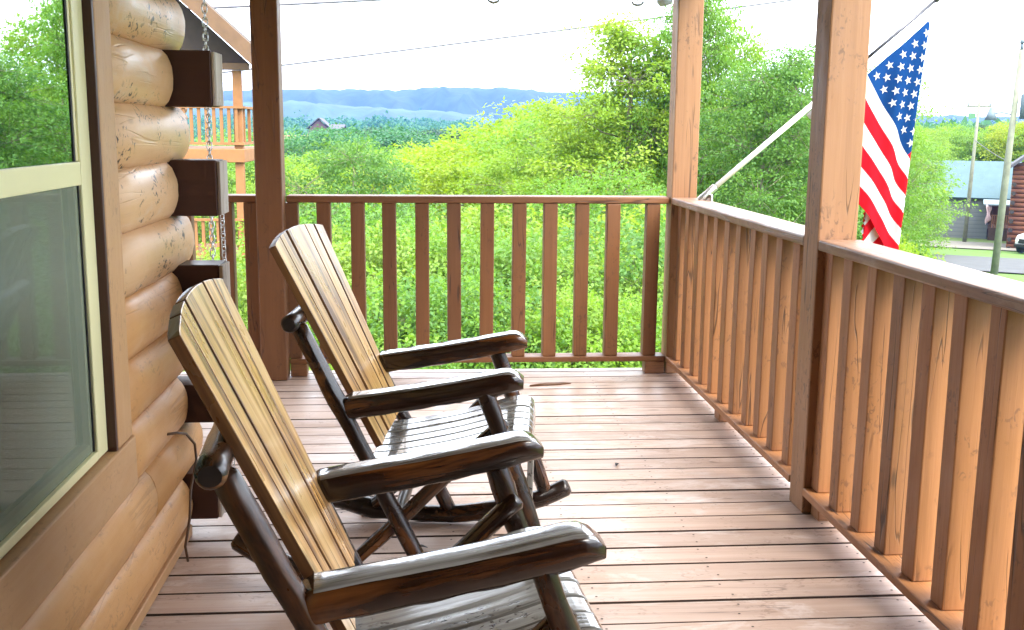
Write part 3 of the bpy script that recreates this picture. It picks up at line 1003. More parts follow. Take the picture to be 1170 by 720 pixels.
# unseen dark walls added behind the viewer to cut light on the porch
mb = MB()
for r in range(14):
    mb.box(XW + .06, 1.36, -.74, -.60, .004 + PITCH * r * .97, .004 + PITCH * (r + 1) * .97 - .004, long=0)
    mb.box(1.365, 1.50, -.74, .19, .004 + PITCH * r * .97, .004 + PITCH * (r + 1) * .97 - .004, long=1)
mb.build('unseen_light_block', M['brown'], cabin, bevel=.03)
# cord on the wall
mb = MB()
XC = XW + .055
mb.tube([(XC - .03, 3.165, .452), (XC, 3.19, .449), (XC + .006, 3.28, .42), (XC + .008, 3.385, .355), (XC + .01, 3.39, .30), (XC + .008, 3.30, .23), (XC + .010, 3.262, .15),
         (XC - .005, 3.25, .06), (XC + .0, 3.255, .008)], .0042, 8)
tag(mb.build('power_cable', M['cord']), 'thin dark cord hanging from a hole in the lower logs down to the deck', 'cord')


# ------------------------------------------------------------------ chains behind the beam ends
def chain(x, y, z0, z1, label, ph=0.0, sway=0.0):
    mb = MB()
    L, w, r = .032, .0085, .0022
    z = z1; k = 0
    while z > z0:
        xx = x + sway * math.sin((z1 - z) * 2.2)
        ring_pts = []
        a0 = (k % 2) * math.pi / 2 + ph
        ux, uy = math.cos(a0), math.sin(a0)
        pts = []
        for j in range(10):
            t = 2 * math.pi * j / 10
            hx = w * math.cos(t); hz = (L / 2 - .007) * (1 if math.sin(t) > 0 else -1) * (0 if abs(math.sin(t)) < .01 else 1) + .007 * math.sin(t)
            pts.append(Vector((xx + ux * hx, y + uy * hx, z + hz)))
        n = 5
        rings = []
        for j in range(11):
            p = pts[j % 10]; d = (pts[(j + 1) % 10] - pts[(j - 1) % 10]).normalized()
            s = Vector((-uy, ux, 0)); u = d.cross(s).normalized()
            rings.append([p + s * r * math.cos(6.283 * q / n) + u * r * math.sin(6.283 * q / n) for q in range(n)])
        mb.loft(rings, 0, False)
        z -= L - .009; k += 1
    tag(mb.build('hanging_chain', M['metal']), label, 'chain', 'chains hanging behind the beam ends')


chain(-.748, 3.78, .03, 2.45, 'long steel chain hanging past the dark beam ends, left strand', .4, .004)
chain(-.722, 3.83, .06, 1.10, 'second shorter steel chain strand right beside the long one', 1.0, .007)


# ------------------------------------------------------------------ rocking chairs
def loglike(pts, r, seed, n=10, taper=0.0, wob=.05, knots=2):
    """resample a log axis and give it knots and a slight wander"""
    rs = random.Random(seed)
    P = [Vector(p) for p in pts]
    seg = [(b - a).length for a, b in zip(P, P[1:])]
    L = sum(seg)
    m = max(6, int(L / .045))
    out, rad = [], []
    kp = [(rs.uniform(.1, .9), rs.uniform(.06, .16)) for _ in range(knots)]
    for i in range(m + 1):
        t = i / m * L; acc = 0
        for (a, b), s in zip(zip(P, P[1:]), seg):
            if t <= acc + s + 1e-9:
                q = a.lerp(b, (t - acc) / s); break
            acc += s
        u = i / m
        rr = r * (1 - taper * u) * (1 + .05 * math.sin(u * 9 + seed) + sum(h * math.exp(-((u - c) / .05) ** 2) for c, h in kp))
        out.append(q + Vector((rs.uniform(-1, 1), rs.uniform(-1, 1), 0)) * r * .05)
        rad.append(rr)
    return out, rad


def smooth_path(pts, m):
    """Catmull-Rom through pts"""
    P = [Vector(p) for p in pts]
    P = [P[0] * 2 - P[1]] + P + [P[-1] * 2 - P[-2]]
    out = []
    n = len(P) - 3
    for k in range(m + 1):
        t = k / m * n; i = min(int(t), n - 1); t -= i
        a, b, c, d = P[i:i + 4]
        out.append(.5 * ((2 * b) + (c - a) * t + (2 * a - 5 * b + 4 * c - d) * t * t + (3 * b - a - 3 * c + d) * t ** 3))
    return out


def make_chair(label, loc, rotz, seed, tilt=0.0):
    t = thing('rocking_chair', label, 'rocking chair', loc, rotz, 'log rocking chairs', world=False)
    t.rotation_euler = (0, tilt, rotz)
    mats = [M['chairlog'], M['logend']]
    for s in (-1, 1):
        b = s * .310
        # rocker: long curved log
        rk = smooth_path([(-.52, b, .175), (-.40, b, .105), (-.28, b, .062), (-.12, b, .037), (.04, b, .034), (.16, b, .046), (.28, b, .072), (.38, b, .105), (.452, b, .140)], 22)
        mb = MB(); p, r = loglike(rk, .031, seed + 3 * s + 5, wob=.04, knots=3)
        mb.tube(p, r, 12, 0, 1, .035, seed + s, round_ends=True); mb.build('rocker', mats, t)
        # front leg
        mb = MB(); p, r = loglike([(.1955, b, .655), (.30, b * .995, .36), (.385, b, .105)], .0255, seed + 7 * s + 11, taper=.1, knots=4)
        mb.tube(p, r, 12, 0, 1, .07, seed + 2 + s, round_ends=True); mb.build('front_leg', mats, t)
        # rear post, leaning back up to the crossbar
        mb = MB(); p, r = loglike([(.043, b, .055), (-.14, b, .435), (-.324, b, .810)], .0245, seed + s * 13 + 1, knots=1)
        mb.tube(p, r, 12, 0, 1, .02, seed + 3 + s, round_ends=True); mb.build('rear_post', mats, t)
        # diagonal brace
        mb = MB(); p, r = loglike([(-.215, b * .93, .075), (.02, b * .93, .305), (.255, b * .93, .535)], .0215, seed + s * 17 + 2, knots=2)
        mb.tube(p, r, 10, 0, 1, .05, seed + 4 + s, round_ends=True); mb.build('brace', mats, t)
        # arm: half log with a flat top and rounded nose
        mb = MB(); rs = random.Random(seed + s)
        rings = []
        bc = s * .290
        N = 26
        A0, A1 = Vector((-.205, bc, .577)), Vector((.312, bc, .672))
        w1, w2, w3 = rs.uniform(0, 6), rs.uniform(0, 6), rs.uniform(0, 6)
        for k in range(N + 1):
            u = k / N
            c = A0.lerp(A1, u)
            wd = .045 * (1 + .03 * math.sin(6 * u + w1) + .015 * math.sin(15 * u + w2)); ht = .034 * (1 + .02 * math.sin(5 * u + w3))
            e0 = max(0, 1 - u / .04); e1 = max(0, (u - .86) / .14)
            top = ht * (1 - .20 * e0 ** 2) - .036 * e1 ** 2.8
            bot = -ht * (1 - .20 * e0 ** 2) * (1 - .1 * e1)
            wd *= (1 - .22 * e0 ** 2) * (1 - .22 * e1 ** 3)
            c = c + Vector((0, .003 * math.sin(5 * u + w2), -.004 * math.sin(math.pi * u)))
            ring = []
            for q in range(18):
                a = 2 * math.pi * q / 18
                ca, sa = math.cos(a), math.sin(a)
                bb = wd * math.copysign(abs(ca) ** .42, ca)
                cc = (top + bot) / 2 + (top - bot) / 2 * math.copysign(abs(sa) ** (.34 if sa > 0 else .7), sa)
                cc += (.0016 if sa < .3 else .0004) * math.sin(a * 5 + u * 30 + w1)
                ring.append(c + Vector((0, bb, cc)))
            rings.append(ring)
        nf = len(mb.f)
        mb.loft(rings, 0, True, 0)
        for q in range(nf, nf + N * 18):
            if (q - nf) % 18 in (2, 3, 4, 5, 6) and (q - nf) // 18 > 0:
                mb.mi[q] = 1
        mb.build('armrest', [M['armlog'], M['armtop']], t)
    # crossbar behind the back
    mb = MB(); p, r = loglike([(-.340, -.362, .830), (-.340, 0, .832), (-.340, .362, .830)], .0265, seed + 31, knots=0)
    mb.tube(p, r, 16, 0, 1, .02, seed + 9, round_ends=True); mb.build('crossbar', mats, t)
    # rails: under the seat front, rear and the back foot
    for (pa, pb, rr) in (((.285, -.30, .415), (.285, .30, .415), .021), ((-.112, -.30, .345), (-.112, .30, .345), .022), ((.30, -.29, .17), (.30, .29, .17), .018), ((-.06, -.30, .24), (-.06, .30, .24), .018)):
        mb = MB(); p, r = loglike([pa, pb], rr, seed + int(pa[2] * 99), knots=1)
        mb.tube(p, r, 10, 0, 1, .03, seed); mb.build('stretcher', mats, t)
    # backrest: five tapering slats with an arched top
    T0, B0 = Vector((-.391, 0, 1.040)), Vector((-.110, 0, .436))
    along = (T0 - B0).normalized(); nrm = Vector((along.z, 0, -along.x))   # faces forward
    mb = MB(); rs = random.Random(seed + 40)
    fr = [0, .185, .345, .70, .855, 1.0]
    for k in range(5):
        f0, f1 = fr[k], fr[k + 1]
        off = rs.uniform(-.0015, .0015)
        rings = []
        NS = 14
        for q in range(NS + 1):
            v = q / NS
            half = .240 + (.330 - .240) * v
            g = .0088
            def arch(f): return .032 * (1 - (2 * f - 1) ** 2) * v
            def dish(f): return -.010 * (1 - (2 * f - 1) ** 2)
            row = []
            L = (T0 - B0).length
            nb = 4
            front, backs = [], []
            for j in range(nb + 1):
                f = f0 + (f1 - f0) * j / nb
                bpos = .030 - half + 2 * half * f
                if j == 0: bpos += g
                if j == nb: bpos -= g
                p = B0 + along * (L * v + arch(f)) + Vector((0, bpos, 0)) + nrm * (dish(f) * (.4 + .6 * v) + off)
                front.append(p + nrm * .001); backs.append(p - nrm * .021)
            rings.append(front + backs[::-1])
        nf = len(mb.f)
        mb.loft(rings, 0, True, 1, True, False)
        for q in range(nf, len(mb.f)):
            if q - nf < (len(rings) - 1) * len(rings[0]) and (q - nf) % len(rings[0]) >= nb:
                mb.mi[q] = 1
    bk = mb.build('backrest', [M['back'], M['backedge']], t, bevel=.002, recalc=True)
    # seat: slats run front to back, dip, then roll over the front edge
    prof = smooth_path([(-.150, 0, .386), (-.09, 0, .393), (.0, 0, .410), (.10, 0, .432), (.19, 0, .457), (.255, 0, .478), (.300, 0, .484), (.332, 0, .475), (.343, 0, .44), (.343, 0, .36), (.340, 0, .27), (.333, 0, .165)], 44)
    mb = MB(); ns = 7; wtot = .508
    for k in range(ns):
        b0 = -wtot / 2 + wtot * k / ns + .0055; b1 = -wtot / 2 + wtot * (k + 1) / ns - .0055
        dz = rs.uniform(-.002, .002)
        rings = []
        for i, p in enumerate(prof):
            d = (prof[min(i + 1, len(prof) - 1)] - prof[max(i - 1, 0)]).normalized()
            nn = Vector((-d.z, 0, d.x))
            rings.append([Vector((p.x, b0, p.z + dz)), Vector((p.x, b1, p.z + dz)), Vector((p.x, b1, p.z + dz)) - nn * .019, Vector((p.x, b0, p.z + dz)) - nn * .019])
        # real-length grain
        mb.loft(rings, 0, True, 0, True, False)
    mb.build('seat', M['seat'], t, bevel=.003, recalc=True)
    return t


make_chair('log rocking chair nearest the camera with golden back slats, by the cabin window', (-.038, 2.012, -.001), .078, 100, .012)
make_chair('log rocking chair further off, standing before the back railing and the left post', (-.004, 3.260, 0), -.112, 200)

# ------------------------------------------------------------------ flag and pole
PB, PT = Vector((1.475, 5.62, 1.012)), Vector((2.690, 5.62, 2.060))
t = thing('flag_pole', 'white angled flag pole fixed to the outside of the right rail', 'flag pole', tuple(PB))
mb = MB(); d = (PT - PB).normalized()
L = (PT - PB).length
mb.tube([PB, PB + d * L * .66], .0145, 12); mb.build('pole', M['whitepole'], t)
mb = MB(); mb.tube([PB + d * L * .655, PT], .0085, 10); mb.build('pole_tip', M['darkmetal'], t)
mb = MB(); mb.tube([PT - d * .004, PT + d * .02], [.016, .014], 10, round_ends=True); mb.build('finial', M['darkmetal'], t)
mb = MB(); mb.box(1.511, 1.522, 5.58, 5.66, .90, 1.03); mb.tube([PB - d * .02, PB + d * .09], .021, 12); mb.build('bracket', M['metal'], t, bevel=.002)

EH = Vector((.757, 0, .654)); EF = Vector((.554, 0, -.833))
TIP = Vector((2.646, 5.60, 1.950))
HO, FLY = .797, 1.27
FA = Vector((2.650, 0, 1.957)); FD = (Vector((2.559, 0, .751)) - FA).normalized(); FN = Vector((-FD.z, 0, FD.x))  # fold line, normal pointing outwards
if FN.x < 0:
    FN = -FN


def flag_pt(h, f, off=0.0):
    """h: 0 (top edge, at the pole tip) .. 1 along the hoist; f: 0..1 along the fly"""
    p = TIP - EH * (h * HO) + EF * (f * FLY)
    p = Vector((p.x, 0, p.z))
    dd = (p - FA).dot(FN) + .012 * math.sin(6 * (p - FA).dot(FD))
    r = .016
    base = p - FN * (p - FA).dot(FN)
    if dd <= 0:
        q = base + FN * dd; y = 0; ny = -1; nx = 0
    elif dd < math.pi * r:
        a = dd / r
        q = base + FN * (r * math.sin(a)); y = r * (1 - math.cos(a)); ny = -math.cos(a); nx = math.sin(a)
    else:
        W = .20; e = dd - math.pi * r; n = int(e / W); fr_ = e - n * W   # gathered into hanging pleats
        back = fr_ if n % 2 == 0 else W - fr_
        q = base - FN * back; y = 2 * r + .05 * e; ny = 1 if n % 2 == 0 else -1; nx = 0
    s_, t_ = (q - FA).dot(FN), (q - FA).dot(FD)
    rip = (.026 * math.sin(26 * s_ + 2.2 * t_ + .5) + .010 * math.sin(55 * s_ - 3 * t_)) * min(1, .15 + t_)
    return Vector((q.x, 5.60 + y + rip, q.z)) + (Vector((0, ny, 0)) + FN * nx) * off


def flag():
    t = thing('hanging_flag', 'American flag with stars and red and white stripes hanging from the angled pole', 'flag', (2.6, 5.6, 1.3))
    cl = []
    k = NT('flag_cloth')
    for nm, c in (('flag_red', (.52, .012, .022)), ('flag_white', (.58, .58, .60)), ('flag_blue', (.010, .048, .17))):
        q = NT(nm)
        o = q.n('ShaderNodeTexCoord').outputs['Object']
        nz = q.noise(o, 14, 3, .6)
        cc = q.ramp(nz, [(.3, tuple(x * .9 for x in c)), (.7, tuple(min(1, x * 1.08) for x in c))])
        d = q.n('ShaderNodeBsdfDiffuse'); q.l(cc, d.inputs[0])
        tr = q.n('ShaderNodeBsdfTranslucent'); q.l(cc, tr.inputs[0])
        mx = q.n('ShaderNodeMixShader'); q.val(mx, 0, .35); q.l(d.outputs[0], mx.inputs[1]); q.l(tr.outputs[0], mx.inputs[2])
        q.l(mx.outputs[0], q.out.inputs[0]); cl.append(q.m)
    bpy.data.materials.remove(k.m)
    NF, SUB = 60, 4
    mb = MB(); NH = 13 * SUB
    for i in range(NH + 1):
        for j in range(NF + 1):
            mb.v.append(flag_pt(i / NH, j / NF))
    for i in range(NH):
        for j in range(NF):
            st = i // SUB
            m = 2 if (st < 7 and j < NF * .4) else (0 if st % 2 == 0 else 1)
            a = i * (NF + 1) + j
            mb.face((a, a + 1, a + NF + 2, a + NF + 1), [(i / NH, j / NF)] * 4, m, True)
    mb.build('cloth', cl, t)
    mb = MB()
    for row in range(9):
        cols = 6 if row % 2 == 0 else 5
        for c in range(cols):
            fc = (c * 2 + (1 if cols == 6 else 2)) / 12 * .4
            hc = (row + 1) / 10 * 7 / 13
            for off in (-.0016, .0016):
                b = len(mb.v)
                mb.v.append(flag_pt(hc, fc, off))
                for q in range(10):
                    a = math.pi * q / 5 + math.pi / 2
                    rr = .0235 if q % 2 == 0 else .0096
                    # a star point aims at the top edge of the flag
                    mb.v.append(flag_pt(hc - rr * math.sin(a) / HO, fc + rr * math.cos(a) / FLY, off))
                for q in range(10):
                    mb.face((b, b + 1 + q, b + 1 + (q + 1) % 10), [(0, 0)] * 3, 0, True)
    mb.build('stars', cl[1], t)
    mb = MB()   # white sleeve on the pole
    P0, P1 = TIP - EH * HO + Vector((-.012, .0, .016)), TIP + Vector((-.012, .0, .016))
    mb.tube([Vector((P0.x, 5.612, P0.z)), Vector((P1.x, 5.612, P1.z))], .0185, 10); mb.build('pole_sleeve', cl[1], t)


flag()

# ------------------------------------------------------------------ small things on the porch
for x, lb in ((.362, 'left one of the two metal hooks hanging from the porch beam'), (1.143, 'metal hook hanging from the porch beam near the corner post')):
    t = thing('ceiling_hook', lb, 'hook', (x, 5.88, 2.20), 0, 'hooks hanging under the back beam')
    mb = MB(); mb.tube([(x, 5.88, 2.199), (x, 5.88, 2.05)], .004, 8); mb.build('rod', M['metal'], t)
    mb = MB(); mb.tube([(x - .034, 5.88, 2.052), (x - .022, 5.88, 2.036), (x, 5.88, 2.030), (x + .022, 5.88, 2.036), (x + .034, 5.88, 2.052)], [.005, .007, .008, .007, .005], 8)
    mb.build('cradle', M['greybox'], t)
t = thing('wall_fixture', 'small grey box fixed high on the left side of the corner post', 'fixture', (1.30, 5.88, 2.2))
mb = MB(); mb.tube([(1.290, 5.86, 2.03), (1.286, 5.86, 2.05), (1.286, 5.86, 2.14)], [.030, .043, .045], 14, smooth=False); mb.build('housing', M['greybox'], t, bevel=.004)
mb = MB(); mb.box(1.331, 1.3535, 5.84, 5.88, 2.07, 2.13); mb.build('bracket', M['greybox'], t)

mb = MB(); mb.obox((-.205, 3.66, .013), (.036, .018, .012), (Vector((.97, .2, 0)).normalized(), Vector((-.2, .97, 0)).normalized(), Vector((0, 0, 1))))
tag(mb.build('wood_scrap', M['back'], None, bevel=.002), 'small tan block of wood lying on the deck behind the far rocker', 'wood scrap')
mb = MB()
mb.tube([(.55, 5.545, .004), (.63, 5.565, .006), (.72, 5.58, .006), (.78, 5.60, .003)], [.005, .009, .008, .003], 6, 0, 0, .15, 3)
tag(mb.build('bark_strip', M['backedge']), 'thin strip of brown bark lying on the deck near the back rail', 'bark')
for x, y, r, lb in ((-.02, 3.335, .3, 'dark wet leaf on the deck between the two rocking chairs'), (.78, 4.17, 1.2, 'small dark leaf on the deck in front of the right railing')):
    mb = MB(); b = []
    rings = []
    for k in range(7):
        u = k / 6; w = .008 * math.sin(math.pi * (u * .92 + .04)) + .001
        c = Vector((x + (u - .5) * .038 * math.cos(r), y + (u - .5) * .038 * math.sin(r), .006 + .006 * math.sin(u * 4)))
        s = Vector((-math.sin(r), math.cos(r), .15))
        rings.append([c - s * w, c - Vector((0, 0, .001)), c + s * w, c + Vector((0, 0, .0015))])
    mb.loft(rings); tag(mb.build('fallen_leaf', M['logend']), lb, 'leaf')

# ------------------------------------------------------------------ neighbouring lodge on the left
M['lodgewood'] = plain('lodge_orange_wood', (.22, .095, .03), .75, 0, .15, 3)
M['lodgefascia'] = plain('lodge_pale_fascia', (.11, .06, .03), .8, 0, .15, 3)
def lodge():
    t = thing('neighbor_lodge', 'tan three storey log lodge with stacked balconies, behind the beam ends', 'lodge', (-9, 28, -5))
    X1 = -4.25; Y0 = 25.6
    for zf in (.82, -1.8, -4.45):
        mb = MB(); mb.box(-14, X1, Y0, 29.3, zf - .32, zf); mb.build('balcony_floor', M['lodgewood'], t, bevel=.02)
        rl = MB(); rl.box(-14, X1, Y0 - .02, Y0 + .10, zf + .93, zf + .985); rl.box(-14, X1, Y0 + .01, Y0 + .08, zf + .09, zf + .15)
        rl.box(X1 - .10, X1 + .02, Y0 + .11, 29.3, zf + .93, zf + .985); rl.box(X1 - .08, X1 - .01, Y0 + .09, 29.3, zf + .09, zf + .15)
        for px in (-6.9, -9.4, -11.8):
            rl.box(px - .07, px + .07, Y0 + .0, Y0 + .09, zf, zf + 1.0)
        ro = rl.build('balcony_railing', M['lodgewood'], t)
        b0 = None
        for k in range(26):
            if b0 is None:
                mb = MB(); mb.box(X1 - .20, X1 - .13, Y0 + .012, Y0 + .075, zf + .151, zf + .929); b0 = mb.build('baluster', M['lodgewood'], ro); o = b0
            else:
                o = b0.copy(); COL.objects.link(o)
            o.location.x = -.172 * k
        for k in range(4):
            o = b0.copy(); COL.objects.link(o); o.location = (.105, .35 + .8 * k, 0)
    for (x, y) in ((X1 - .14, Y0 + .16), (-9.4, Y0 + .16)):
        zs = ((-6.6, -4.775), (-4.445, -2.125), (-1.795, .495), (.825, 2.62))
        for a, b in zs:
            mb = MB(); mb.box(x - .1, x + .1, y - .07, y + .11, a, b, long=2); mb.build('post', M['lodgewood'], t, bevel=.01)
    mb = MB()
    z = -6.4; r = 0
    while z < 2.6:
        mb.tube([(-14, 27.7, z), (-7.7 - (.15 if r % 2 else 0), 27.7, z)], .15, 8); mb.tube([(-7.9, 27.5, z + .14), (-7.9, 36, z + .14)], .15, 8)
        z += .28; r += 1
    mb.build('wall', M['lodgewood'], t)
    for zf in (1.0, -1.6):
        mb = MB(); mb.box(-10.2, -8.9, 27.48, 27.60, zf, zf + 2.0); w = mb.build('patio_door', M['vinyl'], t)
        mb = MB(); mb.box(-10.08, -9.02, 27.46, 27.475, zf + .1, zf + 1.9); mb.build('pane', M['black'], w)
    M['lodgedark'] = plain('dark_roof_underside', (.040, .026, .018), .85)
    # gable roof: rake slopes down to the right
    mb = MB()
    def slab(x0, z0, x1, z1, th, y0, y1):
        d = Vector((x1 - x0, 0, z1 - z0)); L = d.length; d.normalize(); n = Vector((-d.z, 0, d.x))
        if n.z < 0: n = -n
        mb.obox(Vector(((x0 + x1) / 2, (y0 + y1) / 2, (z0 + z1) / 2)) + n * th / 2, (L / 2, (y1 - y0) / 2, th / 2), (d, Vector((0, 1, 0)), n))
    slab(-9.4, 7.73, -3.95, 2.78, .16, 25.2, 28.8)
    slab(-14.9, 2.78, -9.41, 7.73, .16, 25.2, 28.8)
    mb.build('roof', M['lodgedark'], t)
    mb = MB()
    slab(-9.4, 7.68, -3.92, 2.70, .34, 25.06, 25.195); slab(-14.93, 2.68, -9.41, 7.68, .34, 25.06, 25.195)
    mb.box(-14, -4.1, Y0 - .02, Y0 + .2, 2.63, 2.78)
    mb.build('fascia', M['lodgefascia'], t)
    v = MB(); 
    v.v = [Vector(p) for p in ((-14.4, 25.9, 2.8), (-4.15, 25.9, 2.8), (-9.4, 25.9, 7.6), (-14.4, 26.05, 2.8), (-4.15, 26.05, 2.8), (-9.4, 26.05, 7.6))]
    v.face((0, 1, 2), [(0, 0), (9, 0), (4.5, 4)]); v.face((5, 4, 3), [(0, 0), (9, 0), (4.5, 4)])
    v.build('gable', M['lodgedark'], t)  # dark panel paints the shadow under the lodge roof


lodge()

# ------------------------------------------------------------------ far houses in the valley
def roof_prism(mb, x0, x1, y0, y1, z0, z1, over=.4, th=.15, axis='x', mat=0):
    """gable roof as two slabs, ridge along axis"""
    if axis == 'x':
        ym = (y0 + y1) / 2
        for (a, b) in ((y0 - over, ym), (y1 + over, ym)):
            d = Vector((0, b - a, z1 - z0)); L = d.length; d.normalize(); n = Vector((0, -d.z, d.y)); n = n if n.z > 0 else -n
            mb.obox(Vector(((x0 + x1) / 2, (a + b) / 2, (z0 + z1) / 2)) + n * th / 2, ((x1 - x0) / 2 + over, L / 2, th / 2), (Vector((1, 0, 0)), d, n), mat)
    else:
        xm = (x0 + x1) / 2
        for (a, b) in ((x0 - over, xm), (x1 + over, xm)):
            d = Vector((b - a, 0, z1 - z0)); L = d.length; d.normalize(); n = Vector((-d.z, 0, d.x)); n = n if n.z > 0 else -n
            mb.obox(Vector(((a + b) / 2, (y0 + y1) / 2, (z0 + z1) / 2)) + n * th / 2, (L / 2, (y1 - y0) / 2 + over, th / 2), (d, Vector((0, 1, 0)), n), mat)


def gable_fill(mb, x0, x1, y, z0, z1, th=.1):
    b = len(mb.v); xm = (x0 + x1) / 2
    mb.v += [Vector(p) for p in ((x0, y, z0), (x1, y, z0), (xm, y, z1), (x0, y + th, z0), (x1, y + th, z0), (xm, y + th, z1))]
    mb.face((b, b + 1, b + 2), [(0, 0), (1, 0), (0, 1)]); mb.face((b + 5, b + 4, b + 3), [(0, 0), (1, 0), (0, 1)])


M['farwall'] = plain('far_brown_wall', (.07, .04, .03), .8)
M['farroof'] = plain('far_grey_roof', (.06, .06, .07), .85)
M['redroof'] = plain('far_reddish_roof', (.22, .08, .05), .85)
M['paleroof'] = plain('pale_metal_roof', (.20, .25, .27), .85)
M['darkglass'] = plain('dark_window_pane', (.02, .025, .03), .15)


def far_house(name, label, az, d, w, dep, pxb, pxt, wallfrac, wm, rm, nwin, axis, group='houses far down the valley'):
    x, y = polar(az, d)
    zb, zt = EYE + pxb / 1214 * d, EYE + pxt / 1214 * d
    zg = min(zb, ground_z(x, y) - .5)
    t = thing(name, label, 'house', (x, y, zg), 0, group)
    ze = zb + (zt - zb) * wallfrac
    mb = MB(); mb.box(x - w / 2, x + w / 2, y, y + dep, zg, ze)
    if axis == 'y': gable_fill(mb, x - w / 2, x + w / 2, y + .01, ze, zt - .15)
    mb.build('wall', wm, t)
    mb = MB(); roof_prism(mb, x - w / 2, x + w / 2, y, y + dep, ze, zt, .5, .2, axis); mb.build('roof', rm, t)
    for k in range(nwin):
        xx = x - w / 2 + w * (k + .5) / nwin
        for lv in range(2 if ze - zb > 4.5 else 1):
            zz = ze - 1.9 - lv * 2.7
            mb = MB(); mb.box(xx - .42, xx + .42, y - .08, y - .005, zz, zz + 1.3); f = mb.build('window', M['farroof'], t)
            mb = MB(); mb.box(xx - .36, xx + .36, y - .10, y - .085, zz + .1, zz + 1.2); mb.build('pane', M['darkglass'], f)


far_house('hill_lodge', 'dark brown lodge with a peaked roof on the far hillside', -5.6, 280, 5.2, 10, -18, 8, .55, M['farwall'], M['farroof'], 3, 'y')
far_house('hill_lodge_wing', 'lower brown wing right beside the far hillside lodge', -4.85, 283, 4.4, 9, -24, 1, .8, M['farwall'], M['farroof'], 2, 'x')
far_house('valley_house', 'small house with a reddish roof low in the valley', -6.55, 190, 6.5, 6, -24, -12, .5, M['farwall'], M['redroof'], 2, 'x')
far_house('valley_house', 'small grey roofed house beside the left post in the valley', -7.1, 180, 4.5, 6, -29, -18, .5, M['farwall'], M['farroof'], 2, 'x')
far_house('valley_barn', 'long low building with a pale roof beside the pointed cedar', -4.75, 200, 9, 7, -26, -16, .35, M['farwall'], M['paleroof'], 3, 'x')
far_house('valley_house', 'pale grey gable house peeping through the trees by the tall locust', 7.45, 62, 1.9, 4, -58, -36, .62, M['paleroof'], M['paleroof'], 1, 'y')

# ------------------------------------------------------------------ the road side on the right
def strip(name, mat, az0, az1, d0, d1, lift, label, cat, n=40, along=None):
    """ground sheet between two distances, following the ground"""
    v = []; f = []; m = 10
    for i in range(n + 1):
        az = az0 + (az1 - az0) * i / n
        for j in range(m + 1):
            d = d0 + (d1 - d0) * j / m
            # straight in plan: distances measured along the view axis at 29 degrees
            dd = d / math.cos(R(az - 31))
            x, y = polar(az, dd)
            v.append((x, y, ground_z(x, y) + lift))
    for i in range(n):
        for j in range(m):
            a = i * (m + 1) + j
            f.append((a, a + 1, a + m + 2, a + m + 1))
    me = bpy.data.meshes.new(name); me.from_pydata(v, [], f); me.materials.append(mat)
    import bmesh
    bm = bmesh.new(); bm.from_mesh(me); bmesh.ops.recalc_face_normals(bm, faces=bm.faces[:]); bm.to_mesh(me); bm.free()
    o = bpy.data.objects.new(name, me); COL.objects.link(o); tag(o, label, cat, kind='structure')


M['asphalt'] = plain('pale_worn_asphalt', (.055, .058, .062), .95, 0, .15, 1.2)
M['lawn'] = plain('mown_lawn', (.055, .115, .010), .95, 0, .2, 2.5)
M['gravel'] = plain('pale_gravel_drive', (.13, .12, .10), .95, 0, .15, 4)
strip('lawn', M['lawn'], 18, 60, 44, 75, .10, 'bright mown lawn beside the road', 'lawn')
strip('road', M['asphalt'], 17, 70, 50.5, 60.5, .16, 'pale grey road crossing in front of the grey house', 'road')
strip('gravel_drive', M['gravel'], 24, 60, 69, 76, .16, 'pale gravel drive in front of the grey house', 'drive')


def utility_pole(label, x, y, z0, z1, r, lean, full):
    t = thing('utility_pole', label, 'utility pole', (x, y, z0), 0, 'wooden utility poles')
    top = Vector((x + lean, y, z1))
    mb = MB(); mb.tube([(x, y, z0 - .5), (x + lean * .5, y, (z0 + z1) / 2), top], [r * 1.15, r, r * .72], 12, wob=.02, seed=2)
    mb.build('shaft', M['polewood'], t)
    rx = Vector((math.cos(R(29)), -math.sin(R(29)), 0))
    if full:
        mb = MB(); mb.tube([top, top + Vector((0, 0, .28))], [.07, .05], 8); mb.tube([top + Vector((0, 0, .26)), top + Vector((0, 0, .42))], [.10, .07], 8); mb.build('insulator', M['polegrey'], t)
        c = Vector((x + lean * .78, y, z0 + (z1 - z0) * .755)) + rx * .50
        mb = MB(); mb.tube([c + Vector((0, 0, -.50)), c + Vector((0, 0, .48)), c + Vector((0, 0, .56))], [.30, .30, .22], 18); tr = mb.build('transformer', M['polegrey'], t)
        for s in (-.1, .12):
            mb = MB(); mb.tube([c + rx * s + Vector((0, 0, .55)), c + rx * s + Vector((0, 0, .80))], [.05, .03], 8); mb.build('bushing', M['darkmetal'], tr)
        c2 = Vector((x + lean * .7, y, z0 + (z1 - z0) * .72))
        mb = MB(); mb.tube([c2, c2 - rx * .45 + Vector((0, 0, .10)), c2 - rx * .85 + Vector((0, 0, .02))], .03, 8); lm = mb.build('lamp_arm', M['polegrey'], t)
        mb = MB(); mb.tube([c2 - rx * .85 + Vector((0, 0, .30)), c2 - rx * .85 + Vector((0, 0, .05)), c2 - rx * .85 + Vector((0, 0, -.22))], [.09, .16, .26], 14); mb.build('lamp_head', M['polegrey'], lm)
    else:
        mb = MB(); c = top - Vector((0, 0, .25)); mb.obox(c, (.75, .06, .06), (rx, Vector((rx.y * -1, rx.x, 0)), Vector((0, 0, 1)))); mb.build('crossarm', M['polewood'], t)
        for s in (-.65, 0, .65):
            mb = MB(); mb.tube([c + rx * s + Vector((0, 0, .06)), c + rx * s + Vector((0, 0, .28))], [.05, .03], 6); mb.build('insulator', M['polegrey'], t)


